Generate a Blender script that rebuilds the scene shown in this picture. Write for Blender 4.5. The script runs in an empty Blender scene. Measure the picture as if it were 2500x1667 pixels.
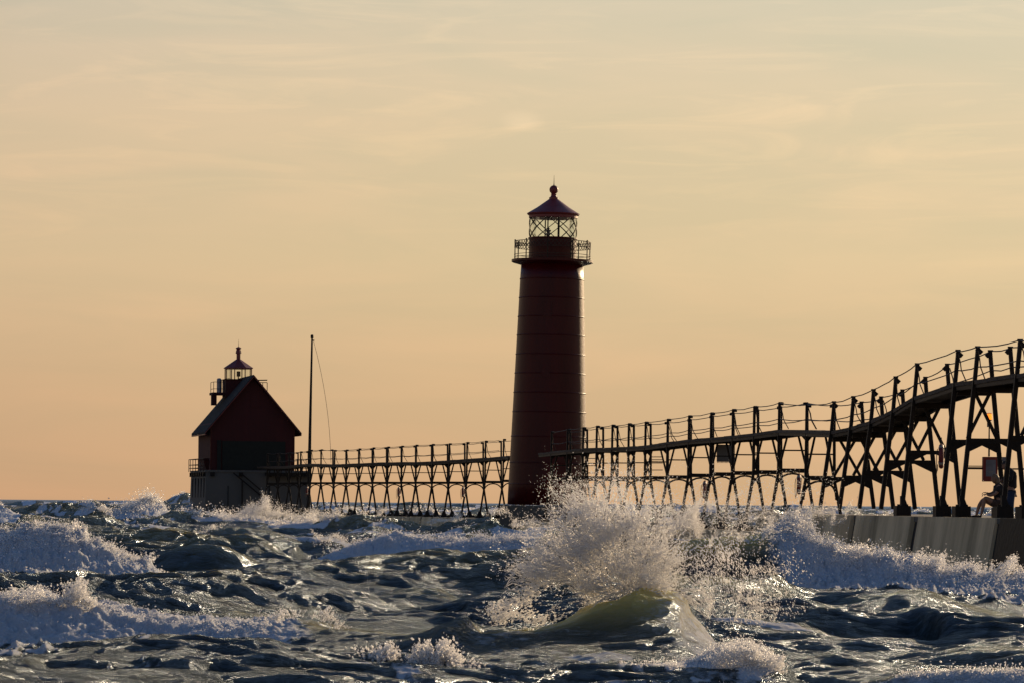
import bpy, bmesh, math, random
import numpy as np
from mathutils import Vector, Matrix

# ------------------------------------------------------------ camera
SC = bpy.context.scene
COL = SC.collection
F = 9000.0            # focal length in photo pixels (2500 wide)
H = 1.85              # eye height above the mean water level
CX, HY = 1250.0, 1227.0
ROLL = math.radians(0.45)
cam_d = bpy.data.cameras.new("camera")
cam = bpy.data.objects.new("camera", cam_d)
COL.objects.link(cam)
cam_d.sensor_fit = 'HORIZONTAL'
cam_d.sensor_width = 36.0
cam_d.lens = 36.0 * F / 2500.0
cam_d.shift_y = (HY - 833.5) / 2500.0
cam_d.clip_start = 0.5
cam_d.clip_end = 60000
cam.matrix_world = Matrix.Translation((0, 0, H)) @ Matrix.Rotation(math.radians(90), 4, 'X') @ Matrix.Rotation(ROLL, 4, 'Z')
SC.camera = cam

# ------------------------------------------------------------ sky and sun
SUN_AZ = math.radians(33.0)     # to the right of the view direction (+Y)
SUN_EL = math.radians(12.5)
SUNV = Vector((math.sin(SUN_AZ) * math.cos(SUN_EL), math.cos(SUN_AZ) * math.cos(SUN_EL), math.sin(SUN_EL)))

w = bpy.data.worlds.new("World")
SC.world = w
w.use_nodes = True
nt = w.node_tree
nt.nodes.clear()
def N(t, k, **kw):
    n = t.nodes.new(k)
    for a, b in kw.items():
        setattr(n, a, b)
    return n
def ramp(t, pts, interp='LINEAR'):
    r = N(t, 'ShaderNodeValToRGB')
    r.color_ramp.interpolation = interp
    e = r.color_ramp.elements
    while len(e) < len(pts):
        e.new(0.5)
    for q, (p, c) in zip(e, pts):
        q.position = p
        q.color = (c[0], c[1], c[2], 1) if not isinstance(c, (int, float)) else (c, c, c, 1)
    return r
def math_n(t, op, a, b=None, clamp=False):
    m = N(t, 'ShaderNodeMath', operation=op)
    m.use_clamp = clamp
    for i, v in enumerate((a, b)):
        if v is None:
            continue
        if isinstance(v, (int, float)):
            m.inputs[i].default_value = v
        else:
            t.links.new(v, m.inputs[i])
    return m.outputs[0]
def mixc(t, f, a, b, mode='MIX'):
    m = N(t, 'ShaderNodeMix', data_type='RGBA', blend_type=mode)
    for i, v in ((0, f), (6, a), (7, b)):
        if isinstance(v, (int, float)):
            m.inputs[i].default_value = v
        elif isinstance(v, tuple):
            m.inputs[i].default_value = (v[0], v[1], v[2], 1)
        else:
            t.links.new(v, m.inputs[i])
    return m.outputs[2]

sky = N(nt, 'ShaderNodeTexSky', sky_type='NISHITA')
sky.sun_disc = False
sky.sun_elevation = SUN_EL
sky.sun_rotation = SUN_AZ
sky.altitude = 0
sky.air_density = 1.2
sky.dust_density = 1.6
sky.ozone_density = 1.4
tc = N(nt, 'ShaderNodeTexCoord')
sep = N(nt, 'ShaderNodeSeparateXYZ')
nt.links.new(tc.outputs['Generated'], sep.inputs[0])
# evening colours of the low sky, by elevation
el = math_n(nt, 'MULTIPLY', sep.outputs[2], 1.0 / 0.30, True)
lowc = ramp(nt, [(0.0, (0.617, 0.392, 0.220)), (0.11, (0.666, 0.466, 0.270)), (0.22, (0.688, 0.540, 0.330)),
                 (0.34, (0.700, 0.575, 0.385)), (0.46, (0.640, 0.585, 0.448)), (0.58, (0.36, 0.40, 0.42)), (0.75, (0.22, 0.28, 0.36)), (1.0, (0.16, 0.24, 0.36))])
nt.links.new(el, lowc.inputs[0])
# brighter and yellower towards the sun's side
dotn = N(nt, 'ShaderNodeVectorMath', operation='DOT_PRODUCT')
nt.links.new(tc.outputs['Generated'], dotn.inputs[0])
dotn.inputs[1].default_value = (math.sin(math.radians(26)), math.cos(math.radians(26)), 0.0)
near = N(nt, 'ShaderNodeMapRange')
near.inputs[1].default_value = 0.80
near.inputs[2].default_value = 1.0
nt.links.new(dotn.outputs['Value'], near.inputs[0])
sunside = ramp(nt, [(0.0, (0.84, 0.80, 0.78)), (0.13, (0.935, 0.90, 0.885)), (0.45, (1.0, 0.99, 0.95)), (0.75, (1.045, 1.06, 1.03)), (1.0, (1.6, 1.6, 1.4))])
nt.links.new(near.outputs[0], sunside.inputs[0])
lowcol = mixc(nt, 1.0, lowc.outputs[0], sunside.outputs[0], 'MULTIPLY')
# thin cirrus, stretched along the horizon
mp = N(nt, 'ShaderNodeMapping')
mp.inputs['Scale'].default_value = (8.0, 8.0, 40.0)
mp.inputs['Rotation'].default_value = (0.0, 0.30, 0.0)
nt.links.new(tc.outputs['Generated'], mp.inputs[0])
nz = N(nt, 'ShaderNodeTexNoise')
nz.inputs['Scale'].default_value = 1.3
nz.inputs['Detail'].default_value = 7
nz.inputs['Roughness'].default_value = 0.52
nz.inputs['Distortion'].default_value = 0.7
nt.links.new(mp.outputs[0], nz.inputs['Vector'])
cr = ramp(nt, [(0.40, 0.0), (0.64, 1.0)])
nt.links.new(nz.outputs[0], cr.inputs[0])
cf = math_n(nt, 'MULTIPLY', cr.outputs[0], 0.85)
cloudc = mixc(nt, 1.0, lowcol, (1.10, 1.045, 1.03), 'MULTIPLY')
low1 = mixc(nt, cf, lowcol, cloudc)
# finer slanting wisps higher up
mp2 = N(nt, 'ShaderNodeMapping')
mp2.inputs['Scale'].default_value = (12.0, 12.0, 95.0)
mp2.inputs['Rotation'].default_value = (0.0, -0.22, 0.0)
nt.links.new(tc.outputs['Generated'], mp2.inputs[0])
nz2 = N(nt, 'ShaderNodeTexNoise')
nz2.inputs['Scale'].default_value = 1.1
nz2.inputs['Detail'].default_value = 9
nz2.inputs['Roughness'].default_value = 0.6
nz2.inputs['Distortion'].default_value = 1.6
nt.links.new(mp2.outputs[0], nz2.inputs['Vector'])
cr2 = ramp(nt, [(0.50, 0.0), (0.70, 1.0)])
nt.links.new(nz2.outputs[0], cr2.inputs[0])
hi = N(nt, 'ShaderNodeMapRange', interpolation_type='SMOOTHSTEP')
hi.inputs[1].default_value = 0.03
hi.inputs[2].default_value = 0.12
nt.links.new(sep.outputs[2], hi.inputs[0])
cf2 = math_n(nt, 'MULTIPLY', math_n(nt, 'MULTIPLY', cr2.outputs[0], hi.outputs[0]), 0.75)
low2 = mixc(nt, cf2, low1, mixc(nt, 1.0, low1, (1.16, 1.10, 1.05), 'MULTIPLY'))
# one small brighter wisp up and left of the tower
wp = N(nt, 'ShaderNodeVectorMath', operation='SUBTRACT'); nt.links.new(tc.outputs['Generated'], wp.inputs[0]); wp.inputs[1].default_value = (0.0016, 0.994, 0.1030)
wr_ = N(nt, 'ShaderNodeMapping'); wr_.inputs['Rotation'].default_value = (0, 0.35, 0); wr_.inputs['Scale'].default_value = (150.0, 1.0, 330.0); nt.links.new(wp.outputs[0], wr_.inputs[0])
wl_ = N(nt, 'ShaderNodeVectorMath', operation='LENGTH'); nt.links.new(wr_.outputs[0], wl_.inputs[0])
wm_ = N(nt, 'ShaderNodeMapRange', interpolation_type='SMOOTHSTEP'); wm_.inputs[1].default_value = 0.1; wm_.inputs[2].default_value = 1.15; wm_.inputs[3].default_value = 1.0; wm_.inputs[4].default_value = 0.0
nt.links.new(wl_.outputs[1], wm_.inputs[0])
low2 = mixc(nt, math_n(nt, 'MULTIPLY', math_n(nt, 'MULTIPLY', wm_.outputs[0], nz2.outputs[0]), 1.3), low2, mixc(nt, 1.0, low2, (1.22, 1.17, 1.15), 'MULTIPLY'))
skys = mixc(nt, 1.0, sky.outputs[0], (0.054, 0.073, 0.105), 'MULTIPLY')
# low warm band all round the horizon, plain sky above it
band = N(nt, 'ShaderNodeMapRange', interpolation_type='SMOOTHSTEP')
band.inputs[1].default_value = 0.16
band.inputs[2].default_value = 0.36
band.inputs[3].default_value = 1.0
band.inputs[4].default_value = 0.0
nt.links.new(sep.outputs[2], band.inputs[0])
side = N(nt, 'ShaderNodeMapRange', interpolation_type='SMOOTHSTEP')
side.inputs[1].default_value = -0.6
side.inputs[2].default_value = 0.7
side.inputs[3].default_value = 0.9  # band kept up away from the sun, added fill for the pier wall
nt.links.new(dotn.outputs['Value'], side.inputs[0])
bf = math_n(nt, 'MULTIPLY', band.outputs[0], side.outputs[0])
fin = mixc(nt, bf, skys, low2)
bg = N(nt, 'ShaderNodeBackground')
nt.links.new(fin, bg.inputs[0])
bg.inputs[1].default_value = 1.0
wo = N(nt, 'ShaderNodeOutputWorld')
nt.links.new(bg.outputs[0], wo.inputs[0])

sun_d = bpy.data.lights.new("sun", 'SUN')
sun_d.energy = 5.0
sun_d.angle = math.radians(0.6)
sun_d.color = (1.0, 0.72, 0.43)
sun = bpy.data.objects.new("sun", sun_d)
COL.objects.link(sun)
sun.rotation_euler = SUNV.to_track_quat('Z', 'Y').to_euler()

SC.render.engine = 'CYCLES'
SC.view_settings.view_transform = 'Standard'
SC.view_settings.look = 'None'
SC.view_settings.exposure = 0.0
SC.view_settings.gamma = 1.0
SC.cycles.max_bounces = 10
SC.cycles.diffuse_bounces = 6
SC.cycles.glossy_bounces = 3
SC.cycles.transparent_max_bounces = 16

random.seed(7)
RNG = np.random.default_rng(11)

# ------------------------------------------------------------ helpers
ca, sa = math.cos(ROLL), math.sin(ROLL)
def at(x, y, Y):
    """photo pixel at a given distance -> world point"""
    dx, dy = x - CX, HY - y
    wx = dx * ca - dy * sa
    wz = dx * sa + dy * ca
    return Vector((wx * Y / F, Y, H + wz * Y / F))

def tag(o, label=None, cat=None, group=None, kind=None):
    if label: o['label'] = label
    if cat: o['category'] = cat
    if group: o['group'] = group
    if kind: o['kind'] = kind
    return o

def empty(name, loc=(0, 0, 0), rz=0.0, **kw):
    o = bpy.data.objects.new(name, None)
    COL.objects.link(o)
    o.location = loc
    o.rotation_euler = (0, 0, rz)
    return tag(o, **kw)

class MB:
    def __init__(s):
        s.bm = bmesh.new()
    def hexa(s, p):
        v = [s.bm.verts.new(q) for q in p]
        for f in ((0, 3, 2, 1), (4, 5, 6, 7), (0, 1, 5, 4), (1, 2, 6, 5), (2, 3, 7, 6), (3, 0, 4, 7)):
            s.bm.faces.new([v[i] for i in f])
        return s
    def box(s, a, b):
        x0, y0, z0 = a; x1, y1, z1 = b
        return s.hexa([(x0, y0, z0), (x1, y0, z0), (x1, y1, z0), (x0, y1, z0), (x0, y0, z1), (x1, y0, z1), (x1, y1, z1), (x0, y1, z1)])
    def bar(s, p, q, wd, dp=None, up=(0, 1, 0)):
        """rectangular bar from p to q"""
        dp = wd if dp is None else dp
        p, q = Vector(p), Vector(q)
        d = (q - p)
        if d.length < 1e-6: return s
        d.normalize()
        u = Vector(up)
        if abs(d.dot(u)) > 0.95: u = Vector((1, 0, 0))
        a = d.cross(u).normalized(); b = a.cross(d).normalized()
        a *= wd / 2; b *= dp / 2
        return s.hexa([p - a - b, p + a - b, p + a + b, p - a + b, q - a - b, q + a - b, q + a + b, q - a + b])
    def tube(s, pts, r, n=8, cap=True):
        pts = [Vector(p) for p in pts]
        rs = r if isinstance(r, (list, tuple)) else [r] * len(pts)
        rings = []
        ref = None
        for i, p in enumerate(pts):
            d = (pts[min(i + 1, len(pts) - 1)] - pts[max(i - 1, 0)]).normalized()
            if ref is None:
                ref = Vector((0, 0, 1)) if abs(d.z) < 0.9 else Vector((1, 0, 0))
            a = d.cross(ref).normalized(); b = d.cross(a).normalized()
            ref = -(a.cross(d)).normalized() if False else ref
            rings.append([s.bm.verts.new(p + (a * math.cos(t) + b * math.sin(t)) * rs[i]) for t in [2 * math.pi * k / n for k in range(n)]])
        for i in range(len(rings) - 1):
            for k in range(n):
                s.bm.faces.new((rings[i][k], rings[i][(k + 1) % n], rings[i + 1][(k + 1) % n], rings[i + 1][k]))
        if cap:
            s.bm.faces.new(rings[0]); s.bm.faces.new(rings[-1])
        return s
    def lathe(s, prof, c=(0, 0, 0), n=48, a0=0.0):
        c = Vector(c); rings = []
        for r, z in prof:
            if r < 1e-5:
                rings.append([s.bm.verts.new(c + Vector((0, 0, z)))])
            else:
                rings.append([s.bm.verts.new(c + Vector((r * math.cos(a0 + 2 * math.pi * k / n), r * math.sin(a0 + 2 * math.pi * k / n), z))) for k in range(n)])
        for A, B in zip(rings[:-1], rings[1:]):
            for k in range(n):
                j = (k + 1) % n
                if len(A) == 1 and len(B) == 1: continue
                if len(A) == 1: s.bm.faces.new((A[0], B[k], B[j]))
                elif len(B) == 1: s.bm.faces.new((A[k], A[j], B[0]))
                else: s.bm.faces.new((A[k], A[j], B[j], B[k]))
        if len(rings[0]) > 1: s.bm.faces.new(rings[0])
        if len(rings[-1]) > 1: s.bm.faces.new(rings[-1])
        return s
    def prism(s, poly, y0, y1):
        a = [s.bm.verts.new((x, y0, z)) for x, z in poly]
        b = [s.bm.verts.new((x, y1, z)) for x, z in poly]
        s.bm.faces.new(a); s.bm.faces.new(b)
        n = len(poly)
        for i in range(n):
            s.bm.faces.new((a[i], a[(i + 1) % n], b[(i + 1) % n], b[i]))
        return s
    def build(s, name, mat, parent=None, smooth=False, bevel=0.0, **kw):
        bmesh.ops.recalc_face_normals(s.bm, faces=s.bm.faces)
        me = bpy.data.meshes.new(name)
        s.bm.to_mesh(me); s.bm.free()
        if smooth:
            me.polygons.foreach_set('use_smooth', [True] * len(me.polygons))
        me.materials.append(mat)
        o = bpy.data.objects.new(name, me)
        COL.objects.link(o)
        if parent is not None: o.parent = parent
        if bevel > 0:
            m = o.modifiers.new('bevel', 'BEVEL'); m.width = bevel; m.segments = 2; m.limit_method = 'ANGLE'
        return tag(o, **kw)

# ------------------------------------------------------------ materials
def mat(name, base, rough=0.6, metal=0.0, var=0.25, scale=3.0, bump=0.0, streak=False, second=None, spec=0.5):
    m = bpy.data.materials.new(name); m.use_nodes = True
    t = m.node_tree; b = t.nodes['Principled BSDF']
    tcn = N(t, 'ShaderNodeTexCoord'); mpn = N(t, 'ShaderNodeMapping')
    t.links.new(tcn.outputs['Object'], mpn.inputs[0])
    if streak: mpn.inputs['Scale'].default_value = (1, 1, 0.16)
    n1 = N(t, 'ShaderNodeTexNoise'); n1.inputs['Scale'].default_value = scale; n1.inputs['Detail'].default_value = 8; n1.inputs['Roughness'].default_value = 0.65
    t.links.new(mpn.outputs[0], n1.inputs['Vector'])
    sec = second or tuple(c * (1 - var * 2) for c in base)
    r = ramp(t, [(0.30, sec), (0.62, base), (0.85, tuple(min(1, c * (1 + var)) for c in base))])
    t.links.new(n1.outputs[0], r.inputs[0])
    t.links.new(r.outputs[0], b.inputs['Base Color'])
    b.inputs['Roughness'].default_value = rough; b.inputs['Metallic'].default_value = metal
    b.inputs['Specular IOR Level'].default_value = spec
    if bump > 0:
        bn = N(t, 'ShaderNodeBump'); bn.inputs['Strength'].default_value = bump; bn.inputs['Distance'].default_value = 0.03
        n2 = N(t, 'ShaderNodeTexNoise'); n2.inputs['Scale'].default_value = scale * 6; n2.inputs['Detail'].default_value = 6
        t.links.new(tcn.outputs['Object'], n2.inputs['Vector'])
        t.links.new(n2.outputs[0], bn.inputs['Height']); t.links.new(bn.outputs[0], b.inputs['Normal'])
    return m

M = {}
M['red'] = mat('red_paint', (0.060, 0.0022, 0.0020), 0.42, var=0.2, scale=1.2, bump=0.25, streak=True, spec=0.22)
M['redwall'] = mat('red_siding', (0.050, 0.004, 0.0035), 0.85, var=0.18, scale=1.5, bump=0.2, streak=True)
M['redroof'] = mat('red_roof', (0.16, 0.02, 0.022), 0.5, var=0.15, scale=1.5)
M['greyroof'] = mat('slate_roof', (0.035, 0.04, 0.042), 0.9, var=0.2, scale=4, bump=0.3, spec=0.15)
M['iron'] = mat('dark_iron', (0.014, 0.009, 0.006), 0.6, metal=0.0, var=0.3, scale=5, bump=0.2, spec=0.25)
M['rust'] = mat('rusty_rail', (0.04, 0.02, 0.011), 0.7, metal=0.1, var=0.3, scale=6)
M['timber'] = mat('weathered_timber', (0.075, 0.053, 0.034), 0.85, var=0.3, scale=3, bump=0.4)
M['cable'] = mat('steel_cable', (0.06, 0.038, 0.02), 0.6, metal=0.2, var=0.2)
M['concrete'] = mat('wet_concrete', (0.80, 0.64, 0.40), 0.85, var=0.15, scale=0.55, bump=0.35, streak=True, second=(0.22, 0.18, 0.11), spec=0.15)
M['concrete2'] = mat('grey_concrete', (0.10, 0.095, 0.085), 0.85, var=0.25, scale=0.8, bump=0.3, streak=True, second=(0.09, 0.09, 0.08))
M['algae'] = mat('algae_concrete', (0.016, 0.014, 0.011), 0.6, var=0.3, scale=1.2, bump=0.6, streak=True, second=(0.012, 0.011, 0.01), spec=0.1)
M['joint'] = mat('dark_joint', (0.008, 0.007, 0.006), 0.8, var=0.2)
M['galv'] = mat('galvanised_steel', (0.20, 0.22, 0.27), 0.45, metal=0.5, var=0.2)
M['sign'] = mat('grey_board', (0.13, 0.125, 0.115), 0.7, var=0.12)
M['darkgreen'] = mat('dark_green', (0.010, 0.013, 0.009), 0.9, var=0.2)
M['purple'] = mat('dark_window', (0.02, 0.008, 0.012), 0.6, var=0.1)
M['ring_red'] = mat('faded_red_ring', (0.17, 0.02, 0.02), 0.6, var=0.15)
M['ring_white'] = mat('off_white_band', (0.30, 0.28, 0.25), 0.6, var=0.1)
M['cab_red'] = mat('red_cabinet', (0.22, 0.018, 0.015), 0.45, var=0.1)
M['skin'] = mat('skin', (0.26, 0.14, 0.09), 0.6, var=0.06)
M['hair'] = mat('blond_hair', (0.20, 0.13, 0.075), 0.6, var=0.25, scale=20)
M['darkhair'] = mat('dark_hair', (0.03, 0.02, 0.015), 0.6, var=0.2, scale=20)
M['blackcloth'] = mat('black_cloth', (0.018, 0.015, 0.017), 0.9, var=0.2, scale=8)
M['shorts'] = mat('brown_cloth', (0.07, 0.04, 0.03), 0.9, var=0.2, scale=8)
M['jeans'] = mat('blue_denim', (0.022, 0.042, 0.10), 0.9, var=0.25, scale=10)

def glass_mat():
    m = bpy.data.materials.new('lantern_glass'); m.use_nodes = True
    t = m.node_tree; t.nodes.clear()
    tr = N(t, 'ShaderNodeBsdfTransparent'); tr.inputs[0].default_value = (0.93, 0.96, 0.93, 1)
    gl = N(t, 'ShaderNodeBsdfGlossy'); gl.inputs['Roughness'].default_value = 0.05; gl.inputs[0].default_value = (0.9, 0.95, 0.95, 1)
    fr = N(t, 'ShaderNodeFresnel'); fr.inputs[0].default_value = 1.5
    f2 = math_n(t, 'MULTIPLY', fr.outputs[0], 0.7)
    mx = N(t, 'ShaderNodeMixShader'); o = N(t, 'ShaderNodeOutputMaterial')
    t.links.new(f2, mx.inputs[0]); t.links.new(tr.outputs[0], mx.inputs[1]); t.links.new(gl.outputs[0], mx.inputs[2]); t.links.new(mx.outputs[0], o.inputs[0])
    return m
M['glass'] = glass_mat()

def amber_mat():
    m = bpy.data.materials.new('amber_lens'); m.use_nodes = True
    b = m.node_tree.nodes['Principled BSDF']
    n1 = N(m.node_tree, 'ShaderNodeTexNoise'); n1.inputs['Scale'].default_value = 14
    r = ramp(m.node_tree, [(0.35, (0.7, 0.10, 0.01)), (0.65, (1.0, 0.30, 0.03))])
    m.node_tree.links.new(n1.outputs[0], r.inputs[0])
    m.node_tree.links.new(r.outputs[0], b.inputs['Base Color'])
    m.node_tree.links.new(r.outputs[0], b.inputs['Emission Color'])
    b.inputs['Emission Strength'].default_value = 2.2
    b.inputs['Roughness'].default_value = 0.3
    return m
M['amber'] = amber_mat()

def foam_nodes(t, white=(0.86, 0.87, 0.88)):
    d = N(t, 'ShaderNodeBsdfDiffuse'); d.inputs[0].default_value = (*white, 1)
    tl = N(t, 'ShaderNodeBsdfTranslucent'); tl.inputs[0].default_value = (0.97, 0.96, 0.94, 1)
    return d, tl

def drop_mat(name, tl=0.5, gloss=0.15, tint=(0.95, 0.95, 0.95), clear=0.32):
    m = bpy.data.materials.new(name); m.use_nodes = True
    t = m.node_tree; t.nodes.clear()
    d, tr = foam_nodes(t, tint)
    mx = N(t, 'ShaderNodeMixShader'); mx.inputs[0].default_value = tl
    t.links.new(d.outputs[0], mx.inputs[1]); t.links.new(tr.outputs[0], mx.inputs[2])
    gl = N(t, 'ShaderNodeBsdfGlossy'); gl.inputs['Roughness'].default_value = 0.25
    n1 = N(t, 'ShaderNodeTexNoise'); n1.inputs['Scale'].default_value = 30
    tcn = N(t, 'ShaderNodeTexCoord'); t.links.new(tcn.outputs['Object'], n1.inputs['Vector'])
    gf = math_n(t, 'MULTIPLY', n1.outputs[0], gloss * 2)
    m2 = N(t, 'ShaderNodeMixShader')
    t.links.new(gf, m2.inputs[0]); t.links.new(mx.outputs[0], m2.inputs[1]); t.links.new(gl.outputs[0], m2.inputs[2])
    tp_ = N(t, 'ShaderNodeBsdfTransparent'); m3 = N(t, 'ShaderNodeMixShader'); m3.inputs[0].default_value = clear
    t.links.new(m2.outputs[0], m3.inputs[1]); t.links.new(tp_.outputs[0], m3.inputs[2])
    o = N(t, 'ShaderNodeOutputMaterial'); t.links.new(m3.outputs[0], o.inputs[0])
    return m
M['drop'] = drop_mat('spray_drops', 0.8, 0.12)
M['foamdrop'] = drop_mat('foam_flecks', 0.5, 0.05, (0.88, 0.90, 0.94), 0.3)

def water_mat():
    m = bpy.data.materials.new('lake_water'); m.use_nodes = True
    t = m.node_tree; b = t.nodes['Principled BSDF']
    b.inputs['Roughness'].default_value = 0.20
    b.inputs['Specular IOR Level'].default_value = 0.0
    b.inputs['IOR'].default_value = 1.33
    tcn = N(t, 'ShaderNodeTexCoord')
    # body colour of the churned lake water
    n0 = N(t, 'ShaderNodeTexNoise'); n0.inputs['Scale'].default_value = 0.25; n0.inputs['Detail'].default_value = 3
    t.links.new(tcn.outputs['Object'], n0.inputs['Vector'])
    r0 = ramp(t, [(0.35, (0.018, 0.026, 0.026)), (0.7, (0.050, 0.048, 0.020))])
    t.links.new(n0.outputs[0], r0.inputs[0])
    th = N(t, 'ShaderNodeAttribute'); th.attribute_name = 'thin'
    t.links.new(mixc(t, th.outputs['Fac'], r0.outputs[0], (0.66, 0.51, 0.13)), b.inputs['Base Color'])  # olive-gold backlit crest glow painted into the base colour
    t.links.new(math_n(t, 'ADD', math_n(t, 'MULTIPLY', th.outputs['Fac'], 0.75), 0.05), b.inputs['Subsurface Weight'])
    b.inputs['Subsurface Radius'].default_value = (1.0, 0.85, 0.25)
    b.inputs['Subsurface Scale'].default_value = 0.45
    b.subsurface_method = 'RANDOM_WALK'
    # ripples
    mpn = N(t, 'ShaderNodeMapping'); mpn.inputs['Scale'].default_value = (0.5, 1.15, 1.0); mpn.inputs['Rotation'].default_value = (0, 0, 0.25)
    t.links.new(tcn.outputs['Object'], mpn.inputs[0])
    n1 = N(t, 'ShaderNodeTexNoise'); n1.inputs['Scale'].default_value = 4.5; n1.inputs['Detail'].default_value = 9; n1.inputs['Roughness'].default_value = 0.72; n1.inputs['Distortion'].default_value = 0.6
    t.links.new(mpn.outputs[0], n1.inputs['Vector'])
    bn = N(t, 'ShaderNodeBump'); bn.inputs['Strength'].default_value = 1.0; bn.inputs['Distance'].default_value = 0.30
    t.links.new(n1.outputs[0], bn.inputs['Height'])
    t.links.new(bn.outputs[0], b.inputs['Normal'])
    gs = N(t, 'ShaderNodeBsdfGlossy'); gs.inputs['Color'].default_value = (0.50, 0.60, 0.72, 1); gs.inputs['Roughness'].default_value = 0.26
    t.links.new(bn.outputs[0], gs.inputs['Normal'])
    fr = N(t, 'ShaderNodeFresnel'); fr.inputs['IOR'].default_value = 1.33; t.links.new(bn.outputs[0], fr.inputs['Normal'])
    wmix = N(t, 'ShaderNodeMixShader')
    t.links.new(math_n(t, 'MULTIPLY', fr.outputs[0], 0.9), wmix.inputs[0]); t.links.new(b.outputs[0], wmix.inputs[1]); t.links.new(gs.outputs[0], wmix.inputs[2])
    # foam
    at_ = N(t, 'ShaderNodeAttribute'); at_.attribute_name = 'foam'
    n2 = N(t, 'ShaderNodeTexNoise'); n2.inputs['Scale'].default_value = 5.0; n2.inputs['Detail'].default_value = 8; n2.inputs['Roughness'].default_value = 0.72; n2.inputs['Distortion'].default_value = 0.8
    t.links.new(tcn.outputs['Object'], n2.inputs['Vector'])
    s1 = math_n(t, 'MULTIPLY', at_.outputs['Fac'], 1.35)
    s2 = math_n(t, 'SUBTRACT', n2.outputs[0], 0.80)
    s3 = math_n(t, 'ADD', s1, s2)
    s4 = N(t, 'ShaderNodeMapRange', interpolation_type='SMOOTHSTEP'); s4.inputs[1].default_value = 0.0; s4.inputs[2].default_value = 0.42
    t.links.new(s3, s4.inputs[0])
    fo = N(t, 'ShaderNodeBsdfPrincipled')
    fo.inputs['Base Color'].default_value = (0.66, 0.72, 0.80, 1)
    fo.inputs['Roughness'].default_value = 0.85
    fo.inputs['Subsurface Weight'].default_value = 0.35
    fo.inputs['Subsurface Radius'].default_value = (1, 0.85, 0.65)
    fo.inputs['Subsurface Scale'].default_value = 0.12
    n3 = N(t, 'ShaderNodeTexNoise'); n3.inputs['Scale'].default_value = 9.0; n3.inputs['Detail'].default_value = 9; n3.inputs['Roughness'].default_value = 0.75
    t.links.new(tcn.outputs['Object'], n3.inputs['Vector'])
    b2 = N(t, 'ShaderNodeBump'); b2.inputs['Strength'].default_value = 1.0; b2.inputs['Distance'].default_value = 0.2
    t.links.new(n3.outputs[0], b2.inputs['Height']); t.links.new(b2.outputs[0], fo.inputs['Normal'])
    mx = N(t, 'ShaderNodeMixShader')
    t.links.new(s4.outputs[0], mx.inputs[0]); t.links.new(wmix.outputs[0], mx.inputs[1]); t.links.new(fo.outputs[0], mx.inputs[2])
    t.links.new(mx.outputs[0], t.nodes['Material Output'].inputs[0])
    return m
M['water'] = water_mat()

# ------------------------------------------------------------ numpy noise
_perm = np.random.default_rng(3).random((256, 256)).astype(np.float32)
def vnoise(x, y):
    xi = np.floor(x).astype(np.int64); yi = np.floor(y).astype(np.int64)
    fx = (x - xi).astype(np.float32); fy = (y - yi).astype(np.float32)
    fx = fx * fx * (3 - 2 * fx); fy = fy * fy * (3 - 2 * fy)
    a = _perm[xi & 255, yi & 255]; b = _perm[(xi + 1) & 255, yi & 255]
    c = _perm[xi & 255, (yi + 1) & 255]; d = _perm[(xi + 1) & 255, (yi + 1) & 255]
    return (a * (1 - fx) + b * fx) * (1 - fy) + (c * (1 - fx) + d * fx) * fy
def fbm(x, y, o=4, g=0.5):
    s = 0; a = 1.0; n = 0
    for i in range(o):
        s = s + a * vnoise(x * 2 ** i + 17.3 * i, y * 2 ** i + 9.1 * i); n += a; a *= g
    return s / n        # 0..1
def sstep(a, b, x):
    t = np.clip((x - a) / (b - a), 0, 1); return t * t * (3 - 2 * t)


# ------------------------------------------------------------ the lake
# wind sea: many trochoidal components running towards the beach
wr = random.Random(21)
COMP = []
for i in range(64):
    q = i / 63.0
    lam = 26.0 * (0.45 / 26.0) ** q
    lam *= wr.uniform(0.88, 1.12)
    spread = 0.45 + 0.45 * q
    th = -math.pi / 2 + 0.25 + wr.gauss(0, spread)
    k = 2 * math.pi / lam
    A = 0.0185 * lam ** 0.80 if lam > 5 else 0.0070 * lam ** 0.95
    COMP.append((k * math.cos(th), k * math.sin(th), lam, A, wr.uniform(0, 6.283)))

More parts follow.
